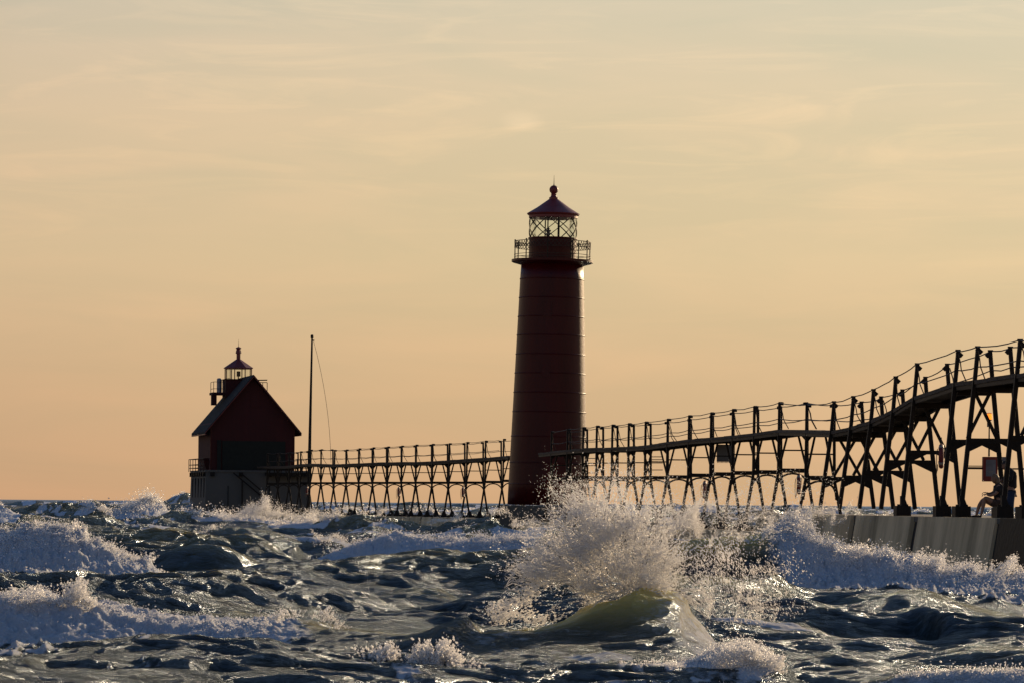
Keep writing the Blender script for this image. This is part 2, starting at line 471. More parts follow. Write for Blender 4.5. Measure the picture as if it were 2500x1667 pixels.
def background(X, Y):
    """heights and sideways shifts of the wind sea"""
    z = np.zeros_like(X); dx = np.zeros_like(X); dy = np.zeros_like(X); zs = np.zeros_like(X); zm = 0
    D = Y
    grow = 0.85 + 0.4 * sstep(140, 420, D)
    group = 0.55 + 0.9 * fbm(X * 0.035 + 5, Y * 0.035 + 3, 3)
    for kx, ky, lam, A, ph in COMP:
        step = np.where(D < 60, 0.12, np.where(D < 130, 0.25, np.where(D < 300, 0.7, D * np.where(D < 1800, 0.009, 0.016))))
        vis = sstep(1.2, 3.0, lam / step)
        p = kx * X + ky * Y + ph
        a = A * vis * group * (grow if lam > 5 else 1.0)
        if lam > 6: z += a * np.cos(p)
        elif lam > 2.2: zm = zm + a * np.cos(p)
        else: zs += a * np.cos(p)
        kk = math.hypot(kx, ky)
        q = 1.15 if lam > 2.5 else 0.8
        dx -= q * a * kx / kk * np.sin(p); dy -= q * a * ky / kk * np.sin(p)
    # short wind chop with sharp crests, longer across the wind than along it
    c, s_ = math.cos(0.22), math.sin(0.22)
    xr_, yr_ = X * c + Y * s_, -X * s_ + Y * c
    wx_ = (fbm(X * 0.5, Y * 0.5, 3) - 0.5) * 2.4
    for f, a, ax, far in ((0.30, 0.26, 0.40, 900), (0.70, 0.060, 0.24, 300), (1.8, 0.055, 0.27, 140), (4.4, 0.030, 0.36, 90), (9.5, 0.011, 0.5, 64)):
        n = fbm(xr_ * f * ax + wx_ * 0.6 + f * 7, yr_ * f + wx_ * (1.0 + 0.4 * f) + f * 3, 4, 0.58)
        rd = (1 - np.abs(2 * n - 1) * 1.6) ** 1
        v_ = a * rd * (1 - sstep(far * 0.75, far, Y)) * (0.5 + group * 0.6) - a * 0.55 * (Y < far)
        if f < 0.5: z += v_ * 0.8
        else: zs += v_
    z = z * (0.85 + 0.15 * sstep(70, 135, Y)) + zm * (0.35 + 0.65 * sstep(70, 135, Y))
    nn = sstep(45, 58, Y)
    z = z * (0.75 + 0.25 * nn) - 0.15 * (1 - nn)
    # the lee of the pier wall is quieter
    z *= 1 - 0.75 * sstep(6.6, 8.5, X) * sstep(80, 86, Y) * (1 - sstep(120, 135, Y))
    z *= 1 - 0.55 * sstep(-24, -18, X) * (1 - sstep(-2, 2, X)) * sstep(185, 200, Y) * (1 - sstep(262, 275, Y))
    return z, dx, dy, zs * 0.95 * (0.75 + 0.25 * sstep(55, 95, Y))

# breaking waves: crest line read as (x, y, ) at distance Y, front/back widths, trough, foam (x, amount), lowest foam height share
RIDGES = [
 dict(n='back left breaker', Y=86, pts=[(-500,1330),(-200,1322),(0,1314),(47,1304),(124,1299),(174,1304),(202,1316),(217,1331),(279,1359),(326,1377),(363,1384),(385,1406),(402,1440),(430,1462)],
      wf=1.5, wb=2.6, tr=0.30, foam=[(-500,1),(360,1),(400,0.9),(412,0)], low=0.03, puff=0.26),
 dict(n='front left breaker', Y=53, pts=[(-500,1440),(-100,1458),(0,1462),(100,1466),(250,1488),(380,1514),(520,1524),(600,1528),(700,1524),(800,1536),(900,1546),(1000,1560),(1080,1580)],
      wf=2.3, wb=2.2, tr=0.34, foam=[(-500,1),(300,1),(520,0.92),(640,0.78),(720,0.4),(800,0.0)], low=0.16, puff=0.16),
 dict(n='middle breaker', Y=113, pts=[(700,1395),(761,1375),(808,1360),(868,1336),(928,1317),(969,1306),(993,1315),(1047,1320),(1121,1326),(1166,1326),(1240,1322),(1290,1330),(1360,1350)],
      wf=1.5, wb=2.6, tr=0.45, foam=[(740,0.3),(800,0.75),(930,0.7),(960,0.62),(1000,0.6),(1060,0.75),(1120,1),(1270,1),(1340,1),(1370,0)], low=0.22, puff=0.20),
 dict(n='swell at the tower', Y=160, pts=[(1010,1300),(1047,1286),(1077,1262),(1100,1257),(1121,1268),(1166,1266),(1196,1259),(1220,1258),(1255,1271),(1285,1281),(1330,1292)],
      wf=1.6, wb=2.6, tr=0.15, foam=[(1040,0.1),(1075,0.45),(1110,0.3),(1180,0.2),(1260,0.4)], low=0.86, puff=0.05),
 dict(n='swell behind', Y=125, pts=[(440,1320),(480,1300),(520,1288),(600,1286),(660,1292),(720,1312),(749,1315),(794,1311),(823,1320),(856,1335),(890,1350)],
      wf=1.6, wb=2.6, tr=0.15, foam=[(440,0),(480,0.5),(520,0.3),(640,0.1),(740,0.5),(860,0.5),(900,0)], low=0.85, puff=0.05),
 dict(n='dark swell', Y=76, pts=[(800,1480),(898,1463),(957,1445),(1017,1436),(1077,1442),(1166,1469),(1255,1488),(1320,1500)],
      wf=1.7, wb=2.3, tr=0.25, foam=[(800,0),(1300,0)], low=0.9, puff=0.0),
 dict(n='mid swell', Y=94, pts=[(740,1378),(838,1369),(898,1372),(987,1397),(1040,1402),(1077,1396),(1106,1403),(1166,1430),(1240,1439)],
      wf=1.4, wb=2.0, tr=0.18, foam=[(740,0.1),(1100,0.12),(1240,0)], low=0.9, puff=0.0),
 dict(n='splash wave', thin=1.0, Y=52, pts=[(1120,1590),(1180,1570),(1317,1552),(1368,1532),(1420,1503),(1471,1476),(1522,1460),(1574,1440),(1600,1444),(1666,1446),(1690,1462),(1700,1494),(1722,1518),(1745,1550),(1775,1580),(1813,1600)],  # thin sets how strongly the backlit glow is painted on
      wf=1.9, wb=0.9, tr=0.10, foam=[(1120,0.30),(1300,0.30),(1560,0.12),(1680,0.36),(1800,0.52)], low=0.0, puff=0.02),
 dict(n='ridge right of the splash', Y=57, pts=[(1690,1530),(1718,1512),(1796,1511),(1889,1532),(1949,1538),(2008,1558),(2068,1584),(2157,1597),(2247,1628),(2320,1650)],
      wf=0.9, wb=1.4, tr=0.12, foam=[(1690,0.3),(1800,0.6),(1900,0.75),(1960,0.7),(2020,0.35),(2080,0.1)], low=0.55, puff=0.03),
 dict(n='dark right wave', Y=66, pts=[(1900,1545),(1949,1531),(2008,1517),(2068,1493),(2113,1467),(2157,1454),(2217,1446),(2277,1448),(2330,1470),(2395,1492),(2500,1514),(2700,1540),(3000,1560)],
      wf=1.5, wb=1.2, tr=0.15, foam=[(1900,0.4),(2000,0.5),(2100,0.2),(2230,0.2),(2300,0.3),(2500,0.2)], low=0.93, puff=0.04),
 dict(n='right breaker', thin=0.85, Y=82, pts=[(1560,1345),(1640,1330),(1720,1318),(1800,1312),(1870,1300),(1915,1278),(1950,1274),(1982,1298),(2010,1332),(2053,1345),(2083,1358),(2143,1366),(2202,1370),(2232,1383),(2277,1393),(2366,1405),(2425,1415),(2500,1410),(2700,1400),(3000,1420)],
      wf=1.9, wb=1.6, tr=0.28, foam=[(1600,0.05),(1840,0.15),(1890,0.4),(1930,0.9),(1960,1),(3000,1)], low=0.0, puff=0.24),
 dict(n='left mid swell', Y=100, pts=[(280,1352),(360,1332),(440,1324),(520,1330),(600,1342),(700,1362),(780,1380)],
      wf=1.7, wb=2.3, tr=0.2, foam=[(360,0.1),(450,0.4),(500,0.3),(560,0)], low=0.9, puff=0.02),
 dict(n='swell before the left breaker', Y=72, pts=[(150,1458),(227,1447),(342,1443),(404,1451),(500,1474),(600,1490)],
      wf=1.6, wb=2.0, tr=0.2, foam=[(150,0),(600,0)], low=0.9, puff=0.0),
 dict(n='swell behind the near left breaker', Y=61, pts=[(330,1526),(404,1516),(512,1501),(575,1495),(652,1501),(760,1512),(840,1528)],
      wf=1.3, wb=1.7, tr=0.12, foam=[(330,0.1),(840,0)], low=0.9, puff=0.0),
 dict(n='left centre swell', Y=86, pts=[(480,1405),(560,1394),(640,1391),(720,1400),(800,1418),(860,1432)],
      wf=1.6, wb=2.2, tr=0.2, foam=[(480,0),(860,0)], low=0.9, puff=0.0),
 dict(n='lower right swell', Y=50, pts=[(2080,1640),(2200,1606),(2330,1588),(2480,1582),(2650,1590),(2850,1610)],
      wf=1.3, wb=1.4, tr=0.15, foam=[(2080,0.1),(2850,0)], low=0.9, puff=0.0),
 dict(n='swell under the splash', Y=46.5, pts=[(1150,1650),(1260,1622),(1380,1604),(1500,1600),(1600,1612),(1700,1640)],
      wf=1.1, wb=1.3, tr=0.08, foam=[(1200,0.1),(1380,0.35),(1560,0.42),(1700,0.2)], low=0.4, puff=0.02),
 dict(n='wash at the house', Y=262, pts=[(250,1262),(330,1252),(460,1258),(560,1264),(620,1268),(680,1274),(800,1277),(900,1279),(1020,1282)],
      wf=4, wb=3.5, tr=0.0, foam=[(240,0.3),(320,0.8),(460,0.55),(620,0.85),(700,0.8),(860,0.5),(980,0.6),(1040,0.1)], low=0.25, puff=0.2),
 dict(n='wash at the pier', Y=205, pts=[(700,1290),(800,1286),(920,1288),(1000,1288),(1060,1292),(1100,1296)],
      wf=2.8, wb=2.5, tr=0.0, foam=[(700,0.2),(790,0.4),(840,0.7),(1000,0.8),(1060,0.5),(1100,0.1)], low=0.25, puff=0.12),
 dict(n='far left breaker', Y=250, pts=[(250,1262),(290,1250),(330,1234),(365,1224),(395,1232),(410,1250)],
      wf=3.5, wb=2.5, tr=0.0, foam=[(255,0.7),(330,1),(400,1),(412,0)], low=0.2, puff=0.25),
 dict(n='front splash wave', Y=43.5, pts=[(780,1680),(860,1640),(930,1618),(985,1645),(1030,1622),(1100,1608),(1180,1640),(1250,1668),(1330,1680)],
      wf=0.5, wb=0.6, tr=0.0, foam=[(830,0.3),(880,0.6),(960,0.4),(1010,0.6),(1150,0.6),(1240,0.1)], low=0.1, puff=0.05),
 dict(n='front foam mound', Y=43.5, pts=[(1480,1668),(1560,1640),(1660,1628),(1740,1608),(1790,1588),(1830,1578),(1870,1590),(1910,1622),(1950,1660),(1990,1680)],
      wf=0.7, wb=0.8, tr=0.0, foam=[(1500,0.2),(1560,0.5),(1700,0.6),(1800,0.85),(1900,0.8),(1960,0.2)], low=0.0, puff=0.05),
 dict(n='front right foam', Y=41.5, pts=[(2120,1680),(2220,1652),(2350,1646),(2450,1640),(2600,1640),(2800,1650)],
      wf=0.5, wb=0.7, tr=0.0, foam=[(2150,0.3),(2250,0.45),(2420,0.5),(2700,0.4)], low=0.1, puff=0.04),
]
for r in RIDGES:
    if max(f for _, f in r['foam']) < 0.5:      # unbroken swells: steeper front, deeper trough
        r['wf'] *= 0.72; r['tr'] = r['tr'] * 1.2 + 0.12
    P = [at(x, y, r['Y']) for x, y in r['pts']]
    r['X'] = np.array([p.x for p in P]); r['Z'] = np.array([p.z for p in P])
    r['FX'] = np.array([(x - CX) * r['Y'] / F for x, f in r['foam']]); r['FA'] = np.array([f for x, f in r['foam']])

SPI = [r['n'] for r in RIDGES].index('splash wave')
def surface(X, Y):
    z, dx, dy, zs = background(X, Y)
    foam = np.zeros_like(X); puff = np.zeros_like(X); thin = np.zeros_like(X)
    damp = np.zeros_like(X)
    n1 = fbm(X * 0.9 + 40, Y * 0.9 + 40, 4) - 0.5
    for i, r in enumerate(RIDGES):
        sel = (Y > r['Y'] - 14) & (Y < r['Y'] + 14) & (X > r['X'][0] - 4) & (X < r['X'][-1] + 4)
        if not sel.any(): continue
        x, y = X[sel], Y[sel]
        yc = r['Y'] + 0.7 * (fbm(x * 0.35 + 7 * i, x * 0 + i, 3) - 0.5) * min(2.0, r['wf'] * 1.3)
        zc = np.interp(x, r['X'], r['Z'])
        span = r['X'][-1] - r['X'][0]
        fw = 0.45 if r['FA'].max() < 0.5 and i != SPI else 0.10
        fade = sstep(r['X'][0] - 0.05 * span, r['X'][0] + fw * span, x) * (1 - sstep(r['X'][-1] - fw * span, r['X'][-1] + 0.05 * span, x))
        d = y - yc
        m = np.where(d > 0, np.exp(-(d / r['wb']) ** 2), np.exp(-(np.abs(d) / r['wf']) ** 1.7)) * fade
        t = np.exp(-((d + 2.3 * r['wf']) / (1.1 * r['wf'])) ** 2) * fade * r['tr']
        zz = z[sel]
        local = (fbm(x * 2.6 + 3 * i, y * 2.6, 3) - 0.5) * 0.10 * min(1, r['wf'])
        z[sel] = zz * (1 - 0.9 * m) * (1 - 0.6 * fade * np.exp(-(d / (3 * r['wf'])) ** 2)) + (zc + local) * m - t
        thin[sel] = np.maximum(thin[sel], r.get('thin', 0.20) * sstep(0.55 - 0.4 * (r.get('thin', 0) > 0.9), 0.98, m))  # mask for the glow painted on the wave crests
        damp[sel] = np.maximum(damp[sel], np.maximum(m, 0.7 * fade * np.exp(-(d / (3 * r['wf'])) ** 2)))
        fa = np.interp(x, r['FX'], r['FA'], left=0, right=0)
        lo = r['low']
        wob = (fbm(x * 1.1 + 11 * i, y * 1.1, 4) - 0.5) * 0.8 + (fbm(x * 4 + 1, y * 1.6, 4, 0.65) - 0.5) * 0.7
        f = fa * sstep(lo - 0.10, lo + 0.14, m + wob * 0.7 * (1 if lo < 0.5 else 0.3)) * (1 - sstep(0.15, 0.7, d / r['wb']))
        foam[sel] = np.maximum(foam[sel], f)
        puff[sel] = np.maximum(puff[sel], f * r['puff'])
    z = z + zs * (1 - 0.35 * damp)
    # scattered whitecaps on the higher crests farther out
    wc = sstep(0.36, 0.62, z + 0.5 * (fbm(X * 0.12 + 3, Y * 0.12 + 9, 3) - 0.5)) * (1 - damp) * sstep(95, 150, Y) * sstep(0.50, 0.62, fbm(X * 0.6, Y * 0.25, 4, 0.6))
    foam = np.maximum(foam, wc * 0.75)
    # thin streaks of old foam lying on the water
    st = fbm(X * 0.55 + 90, Y * 0.28 + 15, 5, 0.6)
    foam = np.maximum(foam, 0.16 * sstep(0.52, 0.68, st) * (Y < 200))
    # billows of the fresh foam
    bl = np.abs(fbm(X * 2.2 + 5, Y * 2.2, 4, 0.62) - 0.5) * 2
    bl2 = fbm(X * 6 + 1, Y * 6 + 30, 4, 0.7) - 0.5
    z = z + puff * (bl * 1.4 + bl2 * 1.0)
    k = 1 - damp * 0.85
    thin = np.maximum(thin, 0.22 * sstep(0.25, 0.8, z) * (1 - damp)) * (1 - 0.8 * sstep(0.2, 0.6, foam))  # weaker painted glow on open-water crests, less under foam
    return X + dx * k, Y + dy * k, z, foam, thin

def make_grid():
    rows = [28.0]
    while rows[-1] < 16000:
        y = rows[-1]
        rows.append(y + (0.05 if y < 60 else 0.11 if y < 130 else 0.36 if y < 300 else y * (0.0042 if y < 1800 else 0.009)))
    rows = np.array(rows)
    cols = np.concatenate([np.arange(-2600, -160, 22), np.arange(-160, 2664, 4.0), np.arange(2664, 5100, 22)])
    U, V = np.meshgrid((cols - CX) / F, rows)
    return U * V, V.copy(), len(rows), len(cols)

GX, GY, NR, NC = make_grid()
WX, WY, WZ, WF, WT = surface(GX, GY)
def grid_mesh(name, X, Y, Z, nr, nc):
    me = bpy.data.meshes.new(name)
    nv = nr * nc
    me.vertices.add(nv)
    co = np.stack([X.ravel(), Y.ravel(), Z.ravel()], 1).astype(np.float32)
    me.vertices.foreach_set('co', co.ravel())
    idx = np.arange(nv).reshape(nr, nc)
    q = np.stack([idx[:-1, :-1], idx[:-1, 1:], idx[1:, 1:], idx[1:, :-1]], -1).reshape(-1, 4).astype(np.int32)
    me.loops.add(q.size); me.loops.foreach_set('vertex_index', q.ravel())
    me.polygons.add(len(q)); me.polygons.foreach_set('loop_start', np.arange(0, q.size, 4, dtype=np.int32))
    me.polygons.foreach_set('use_smooth', np.ones(len(q), dtype=bool))
    me.update()
    return me
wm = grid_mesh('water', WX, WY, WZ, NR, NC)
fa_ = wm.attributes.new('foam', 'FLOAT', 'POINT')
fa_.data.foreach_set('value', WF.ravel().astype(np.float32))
ta_ = wm.attributes.new('thin', 'FLOAT', 'POINT')  # crest mask for the painted backlit glow
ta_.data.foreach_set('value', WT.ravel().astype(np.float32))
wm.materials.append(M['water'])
wo_ = bpy.data.objects.new('water', wm); COL.objects.link(wo_)
tag(wo_, 'dark green choppy lake with white breaking waves', 'water', kind='structure')

# ------------------------------------------------------------ drops of spray
OCT = np.array([(1, 0, 0), (-1, 0, 0), (0, 1, 0), (0, -1, 0), (0, 0, 1), (0, 0, -1)], np.float32)
OF = np.array([(0, 2, 4), (2, 1, 4), (1, 3, 4), (3, 0, 4), (2, 0, 5), (1, 2, 5), (3, 1, 5), (0, 3, 5)], np.int32)
def drops(name, P, R, m, label, cat, dirs=None, elong=1.0, smooth=True):
    n = len(P)
    P = np.asarray(P, np.float32); R = np.asarray(R, np.float32)
    v = np.repeat(OCT[None], n, 0) * R[:, None, None]
    v *= RNG.uniform(0.65, 1.35, (n, 6, 1)).astype(np.float32)
    if dirs is not None:
        dd = dirs / (np.linalg.norm(dirs, axis=1, keepdims=True) + 1e-9)
        pr = (v * dd[:, None, :]).sum(-1, keepdims=True)
        el_ = np.asarray(elong).reshape(-1, 1, 1) if np.ndim(elong) else elong
        v = v + pr * dd[:, None, :] * (el_ - 1)
    v = (v + P[:, None, :]).reshape(-1, 3).astype(np.float32)
    f = (OF[None] + (np.arange(n) * 6)[:, None, None]).reshape(-1, 3).astype(np.int32)
    me = bpy.data.meshes.new(name)
    me.vertices.add(len(v)); me.vertices.foreach_set('co', v.ravel())
    me.loops.add(f.size); me.loops.foreach_set('vertex_index', f.ravel())
    me.polygons.add(len(f)); me.polygons.foreach_set('loop_start', np.arange(0, f.size, 3, dtype=np.int32))
    me.polygons.foreach_set('use_smooth', np.full(len(f), smooth, dtype=bool))
    me.update(); me.materials.append(m)
    o = bpy.data.objects.new(name, me); COL.objects.link(o)
    return tag(o, label, cat, kind='stuff')

def pix(x, y, Y):
    dx = np.asarray(x) - CX; dy = HY - np.asarray(y)
    return np.stack([(dx * ca - dy * sa) * Y / F, Y + 0 * dx, H + (dx * sa + dy * ca) * Y / F], -1)

# cloud of the big splash: filaments thrown out of the crest, torn by the wind
def cloud(blobs, n, Y0, sy, origin, fil=9, fl=26.0, rmin=0.9, rmax=2.6, elong=1.8, holes=0.0):
    """blobs: (cx, cy, rx, ry, weight, tilt deg); sizes in photo pixels at distance Y0"""
    wts = np.array([b[4] for b in blobs], float); wts /= wts.sum()
    nf = n // fil
    k = RNG.choice(len(blobs), nf, p=wts)
    B = np.array(blobs, float)[k]
    g = np.clip(RNG.normal(0, 0.55, (nf, 2)), -1.25, 1.25)
    t = np.radians(B[:, 5])
    px = B[:, 0] + g[:, 0] * B[:, 2] * np.cos(t) - g[:, 1] * B[:, 3] * np.sin(t)
    py = B[:, 1] + g[:, 0] * B[:, 2] * np.sin(t) + g[:, 1] * B[:, 3] * np.cos(t)
    # tear the cloud: shift by noise so it has dense strands and holes
    nx = fbm(px / 38.0 + 3, py / 38.0, 4) - 0.5; ny = fbm(px / 38.0 + 30, py / 38.0 + 8, 4) - 0.5
    px += nx * 70; py += ny * 70
    if holes > 0:
        hn = fbm(px / 22.0 + 50, py / 22.0 + 9, 4, 0.6)
        kp = RNG.random(nf) < (1 - holes) + holes * sstep(0.42, 0.60, hn)
        px, py, g = px[kp], py[kp], g[kp]; nf = len(px)
    yy = RNG.normal(0, sy, nf)
    ox, oy = origin
    d = np.stack([px - ox, py - oy], 1); L = np.linalg.norm(d, axis=1, keepdims=True) + 1e-6
    d = d / L
    d += RNG.normal(0, 0.35, d.shape)
    s = RNG.uniform(-1, 1, (nf, fil)) * np.minimum(RNG.exponential(1.0, (nf, 1)), 2.6) * fl
    X = px[:, None] + d[:, :1] * s + RNG.normal(0, 1.6, (nf, fil))
    Yp = py[:, None] + d[:, 1:] * s + RNG.normal(0, 1.6, (nf, fil)) + 0.0016 * s ** 2
    YY = Y0 + yy[:, None] + s * 0.004 * RNG.normal(0, 1, (nf, 1)) + RNG.normal(0, 0.02, (nf, fil))
    P = pix(X.ravel(), Yp.ravel(), YY.ravel())
    R = (rmin + (rmax - rmin) * RNG.random(P.shape[0]) ** 4) * Y0 / F
    dv = np.repeat(np.stack([d[:, 0], RNG.normal(0, 0.3, nf), -d[:, 1]], 1), fil, 0)
    return P, R, dv, elong

SPL = [(1430,1335,85,60,9,0),(1490,1275,80,45,6,0),(1370,1310,50,42,2.4,-30),(1320,1370,45,45,2.8,0),(1560,1320,65,52,4.6,0),(1615,1375,50,45,3.2,0),(1490,1400,60,40,5,20),
       (1410,1400,45,30,2.4,35),(1590,1418,55,22,2.6,0),(1425,1250,45,28,1.2,0),(1485,1222,70,25,0.8,0),(1600,1265,70,36,1.0,10),(1300,1400,35,18,0.8,-20),(1440,1440,28,24,1.5,60)]
P1 = cloud(SPL, 125000, 52.3, 0.32, (1540, 1460), rmin=0.45, rmax=2.2, holes=0.9)
Pm = cloud(SPL, 90000, 52.4, 0.4, (1540, 1460), fil=6, fl=20, rmin=0.28, rmax=0.5, holes=0.5)
drops('fine_mist', Pm[0], Pm[1], M['drop'], 'fine white mist hanging inside the central burst of spray', 'spray', Pm[2], 1.2)
# fingers and torn strands of water flung from the crest
def strands(blobs, n, Y0, sy, origin, length=(14, 55), r0=1.7, npt=44):
    wts = np.array([b[4] for b in blobs], float); wts /= wts.sum()
    B = np.array(blobs, float)[RNG.choice(len(blobs), n, p=wts)]
    px = B[:, 0] + RNG.normal(0, 0.6, n) * B[:, 2]; py = B[:, 1] + RNG.normal(0, 0.6, n) * B[:, 3]
    d = np.stack([px - origin[0], py - origin[1]], 1); d /= np.linalg.norm(d, axis=1, keepdims=True) + 1e-6
    d += RNG.normal(0, 0.22, d.shape)
    Ln = RNG.uniform(*length, n)[:, None]
    t = np.linspace(0, 1, npt)[None, :]
    wob = RNG.uniform(2, 7, (n, 1)) * np.sin(t * RNG.uniform(3, 12, (n, 1)) + RNG.uniform(0, 6, (n, 1)))
    X = px[:, None] + d[:, :1] * t * Ln - d[:, 1:] * wob * t
    Yp = py[:, None] + d[:, 1:] * t * Ln + d[:, :1] * wob * t + 0.25 * Ln * t ** 2
    YY = Y0 + RNG.normal(0, sy, (n, 1)) + t * RNG.normal(0, 0.15, (n, 1))
    P = pix(X.ravel(), Yp.ravel(), YY.ravel())
    R_ = (RNG.uniform(0.5, 1.0, (n, 1)) * r0 * (1 - 0.7 * t) * RNG.uniform(0.8, 1.15, (n, npt))).ravel() * Y0 / F
    return P, R_, np.repeat(np.stack([d[:, 0], np.zeros(n), -d[:, 1]], 1), npt, 0)
S1 = strands([(1380,1400,40,25,2),(1330,1390,40,25,1.5),(1440,1350,60,50,3),(1500,1300,70,50,2),(1480,1440,40,20,3),(1600,1350,60,50,1.5),(1570,1450,60,14,2.5),(1660,1452,30,14,1.2),(1290,1420,35,20,1.0),(1400,1260,50,25,1)], 560, 52.1, 0.25, (1540, 1450))
drops('spray_fingers', S1[0], S1[1], M['drop'], 'torn fingers and strands of water inside the central burst of spray', 'spray', S1[2], 2.2)
drops('wave_spray', P1[0], P1[1], M['drop'], 'tall burst of white and golden spray thrown up by the central wave', 'spray', P1[2], P1[3])
THIN = [(1700,1240,190,55,3,0),(1500,1180,120,36,1.4,0),(1800,1270,120,45,2,0),(1400,1215,70,36,1.2,0),(1290,1280,30,30,0.4,0),(1900,1200,120,50,0.7,0)]
P2 = cloud(THIN, 17000, 53.0, 1.0, (1500, 1500), fil=3, fl=20, rmin=0.45, rmax=1.3, elong=1.5)
drops('fine_spray', P2[0], P2[1], M['drop'], 'thin haze of tiny glinting drops drifting before the catwalk legs', 'spray', P2[2], P2[3])
RAIN = [(1770,1400,80,60,3,0),(1840,1450,90,45,3,20),(1740,1340,70,40,2,0),(1880,1380,70,50,1.2,0),(1720,1470,30,40,1.5,0),(1800,1500,100,14,1.6,6)]
P3 = cloud(RAIN, 6500, 54.0, 0.5, (1600, 2400), fil=2, fl=16, rmin=0.5, rmax=1.3, elong=1.0)
P3d = np.tile(np.array([[0.45, 0.0, -1.0]]), (len(P3[0]), 1)) + RNG.normal(0, 0.12, (len(P3[0]), 3))
drops('falling_spray', P3[0], P3[1], M['drop'], 'sparse slanting shower of drops falling right of the central splash', 'spray', P3d, 3.2)
LEFT = [(1290,1440,60,16,2,-35),(1240,1500,30,25,1.2,0),(1300,1500,70,26,1.5,10),(1240,1470,20,26,1.0,60)]
P4 = cloud(LEFT, 2600, 52.0, 0.25, (1500, 1440), fil=4, fl=14, rmin=0.9, rmax=2.6, elong=2.0)
drops('flung_drops', P4[0], P4[1], M['drop'], 'loose drops flung low to the left of the central splash', 'spray', P4[2], P4[3])

# flecks riding on the breakers: taken from the foamy parts of the surface
def flecks(name, label, cond, n, rpx, up, m=M['foamdrop'], el_=1.5, wind=(-0.2, -0.1, 0.6), clump=1.5):
    idx = np.flatnonzero(cond.ravel())
    if len(idx) == 0: return
    x, y, z, f = WX.ravel()[idx], WY.ravel()[idx], WZ.ravel()[idx], WF.ravel()[idx]
    wgt = (f ** 2) * (0.02 + sstep(0.38, 0.75, fbm(x * 1.6, y * 1.6 + z * 4, 4)) + 0.25 * sstep(0.45, 0.7, fbm(x * 5, y * 5 + z * 9, 3)))
    U_ = np.floor((x / y * F) / 60).astype(int); U_ -= U_.min(); zt = np.full(U_.max() + 1, -9.0); np.maximum.at(zt, U_, z); zb_ = np.full(U_.max() + 1, 9.0); np.minimum.at(zb_, U_, z)
    wgt = wgt * (0.03 + sstep(0.50, 1.0, (z - zb_[U_]) / (zt[U_] - zb_[U_] + 0.05)))
    wgt = wgt / wgt.sum()
    k = RNG.choice(len(idx), n, p=wgt)
    h = np.minimum(RNG.exponential(1.0, n), 3.5) * up
    wv = np.array(wind)
    P = np.stack([x[k], y[k], z[k]], 1) + h[:, None] * (wv + RNG.normal(0, 0.35, (n, 3)))
    P[:, 0] += RNG.normal(0, 0.03, n)
    R = (rpx[0] + (rpx[1] - rpx[0]) * RNG.random(n) ** 3) * y[k] / F
    d = np.tile(wv, (n, 1)) + RNG.normal(0, 0.4, (n, 3))
    drops(name, P, R, m, label, 'spray', d, el_)

def zone(x0, x1, y0, y1, fmin=0.45):
    U = WX / WY * F + CX
    return (U > x0) & (U < x1) & (WY > y0) & (WY < y1) & (WF > fmin)
flecks('foam_flecks', 'foam flecks tumbling on the breaker at the left edge, behind the nearer one', zone(-600, 430, 78, 92), 17000, (0.6, 2.0), 0.07)
flecks('foam_flecks', 'foam flecks on the long near breaker at the lower left', zone(-600, 760, 46, 58), 15000, (0.6, 2.0), 0.028)
flecks('foam_flecks', 'foam flecks on the breaker left of the central splash', zone(740, 1380, 106, 120), 10000, (0.7, 1.7), 0.08)
flecks('foam_flecks', 'foam flecks tumbling on the big breaker below the pier wall', zone(1840, 3000, 74, 92), 26000, (0.6, 1.9), 0.085)
flecks('foam_flecks', 'foam flecks on the near mound at the bottom, right of centre', zone(1480, 2000, 41, 47), 12000, (0.6, 2.4), 0.03, M['drop'])
flecks('foam_flecks', 'foam flecks on the small waves at the bottom right corner', zone(2100, 2800, 39, 44, 0.3), 1800, (1.0, 2.6), 0.03, M['drop'])
flecks('foam_flecks', 'white wash churning around the concrete base of the red house', zone(200, 1100, 190, 275), 20000, (0.7, 1.8), 0.22, M['drop'])
flecks('foam_flecks', 'small glints of spray on the whitecaps far out', zone(-600, 3000, 95, 420, 0.5) & ~zone(740, 1380, 106, 120, 0.0), 14000, (0.6, 1.6), 0.10, M['drop'])

def crest_spray(name, label, blobs, n, Y0, sy, origin, **k):
    p = cloud(blobs, n, Y0, sy, origin, **k)
    return drops(name, p[0], p[1], M['drop'], label, 'spray', p[2], p[3])
crest_spray('crest_spray', 'jagged golden spray leaping from the near left breaker', [(60,1458,60,9,2,0),(110,1446,40,12,2,0),(150,1440,35,14,2,0),(196,1432,14,26,3.2,0),(215,1462,9,32,3,0),(180,1420,14,9,0.7,0),(160,1470,60,12,3,0)], 9000, 52.5, 0.15, (150, 1520), fil=6, fl=7, rmin=0.9, rmax=2.4, elong=1.6)
crest_spray('crest_spray', 'bright fringe of spray along the top of the far left breaker', [(12,1305,14,9,2,0),(60,1306,50,9,2,0),(125,1300,30,12,3,0),(165,1305,30,12,3,0),(210,1330,22,14,2,40),(260,1352,40,10,3,30),(310,1372,40,9,2,10),(352,1382,18,12,2,0),(385,1410,14,18,2.4,50)], 9000, 86.3, 0.3, (200, 1430), fil=6, fl=8, rmin=0.8, rmax=2.0, elong=2.0)
crest_spray('crest_spray', 'see-through sheet of splashing water left of the picture centre', [(690,1506,26,8,2,-15),(675,1512,12,10,1,-45),(718,1512,18,5,1,0),(790,1512,40,8,2,10),(815,1515,30,12,2,20)], 1500, 52.0, 0.08, (740, 1560), fil=8, fl=9, rmin=0.7, rmax=1.7, elong=2.4)
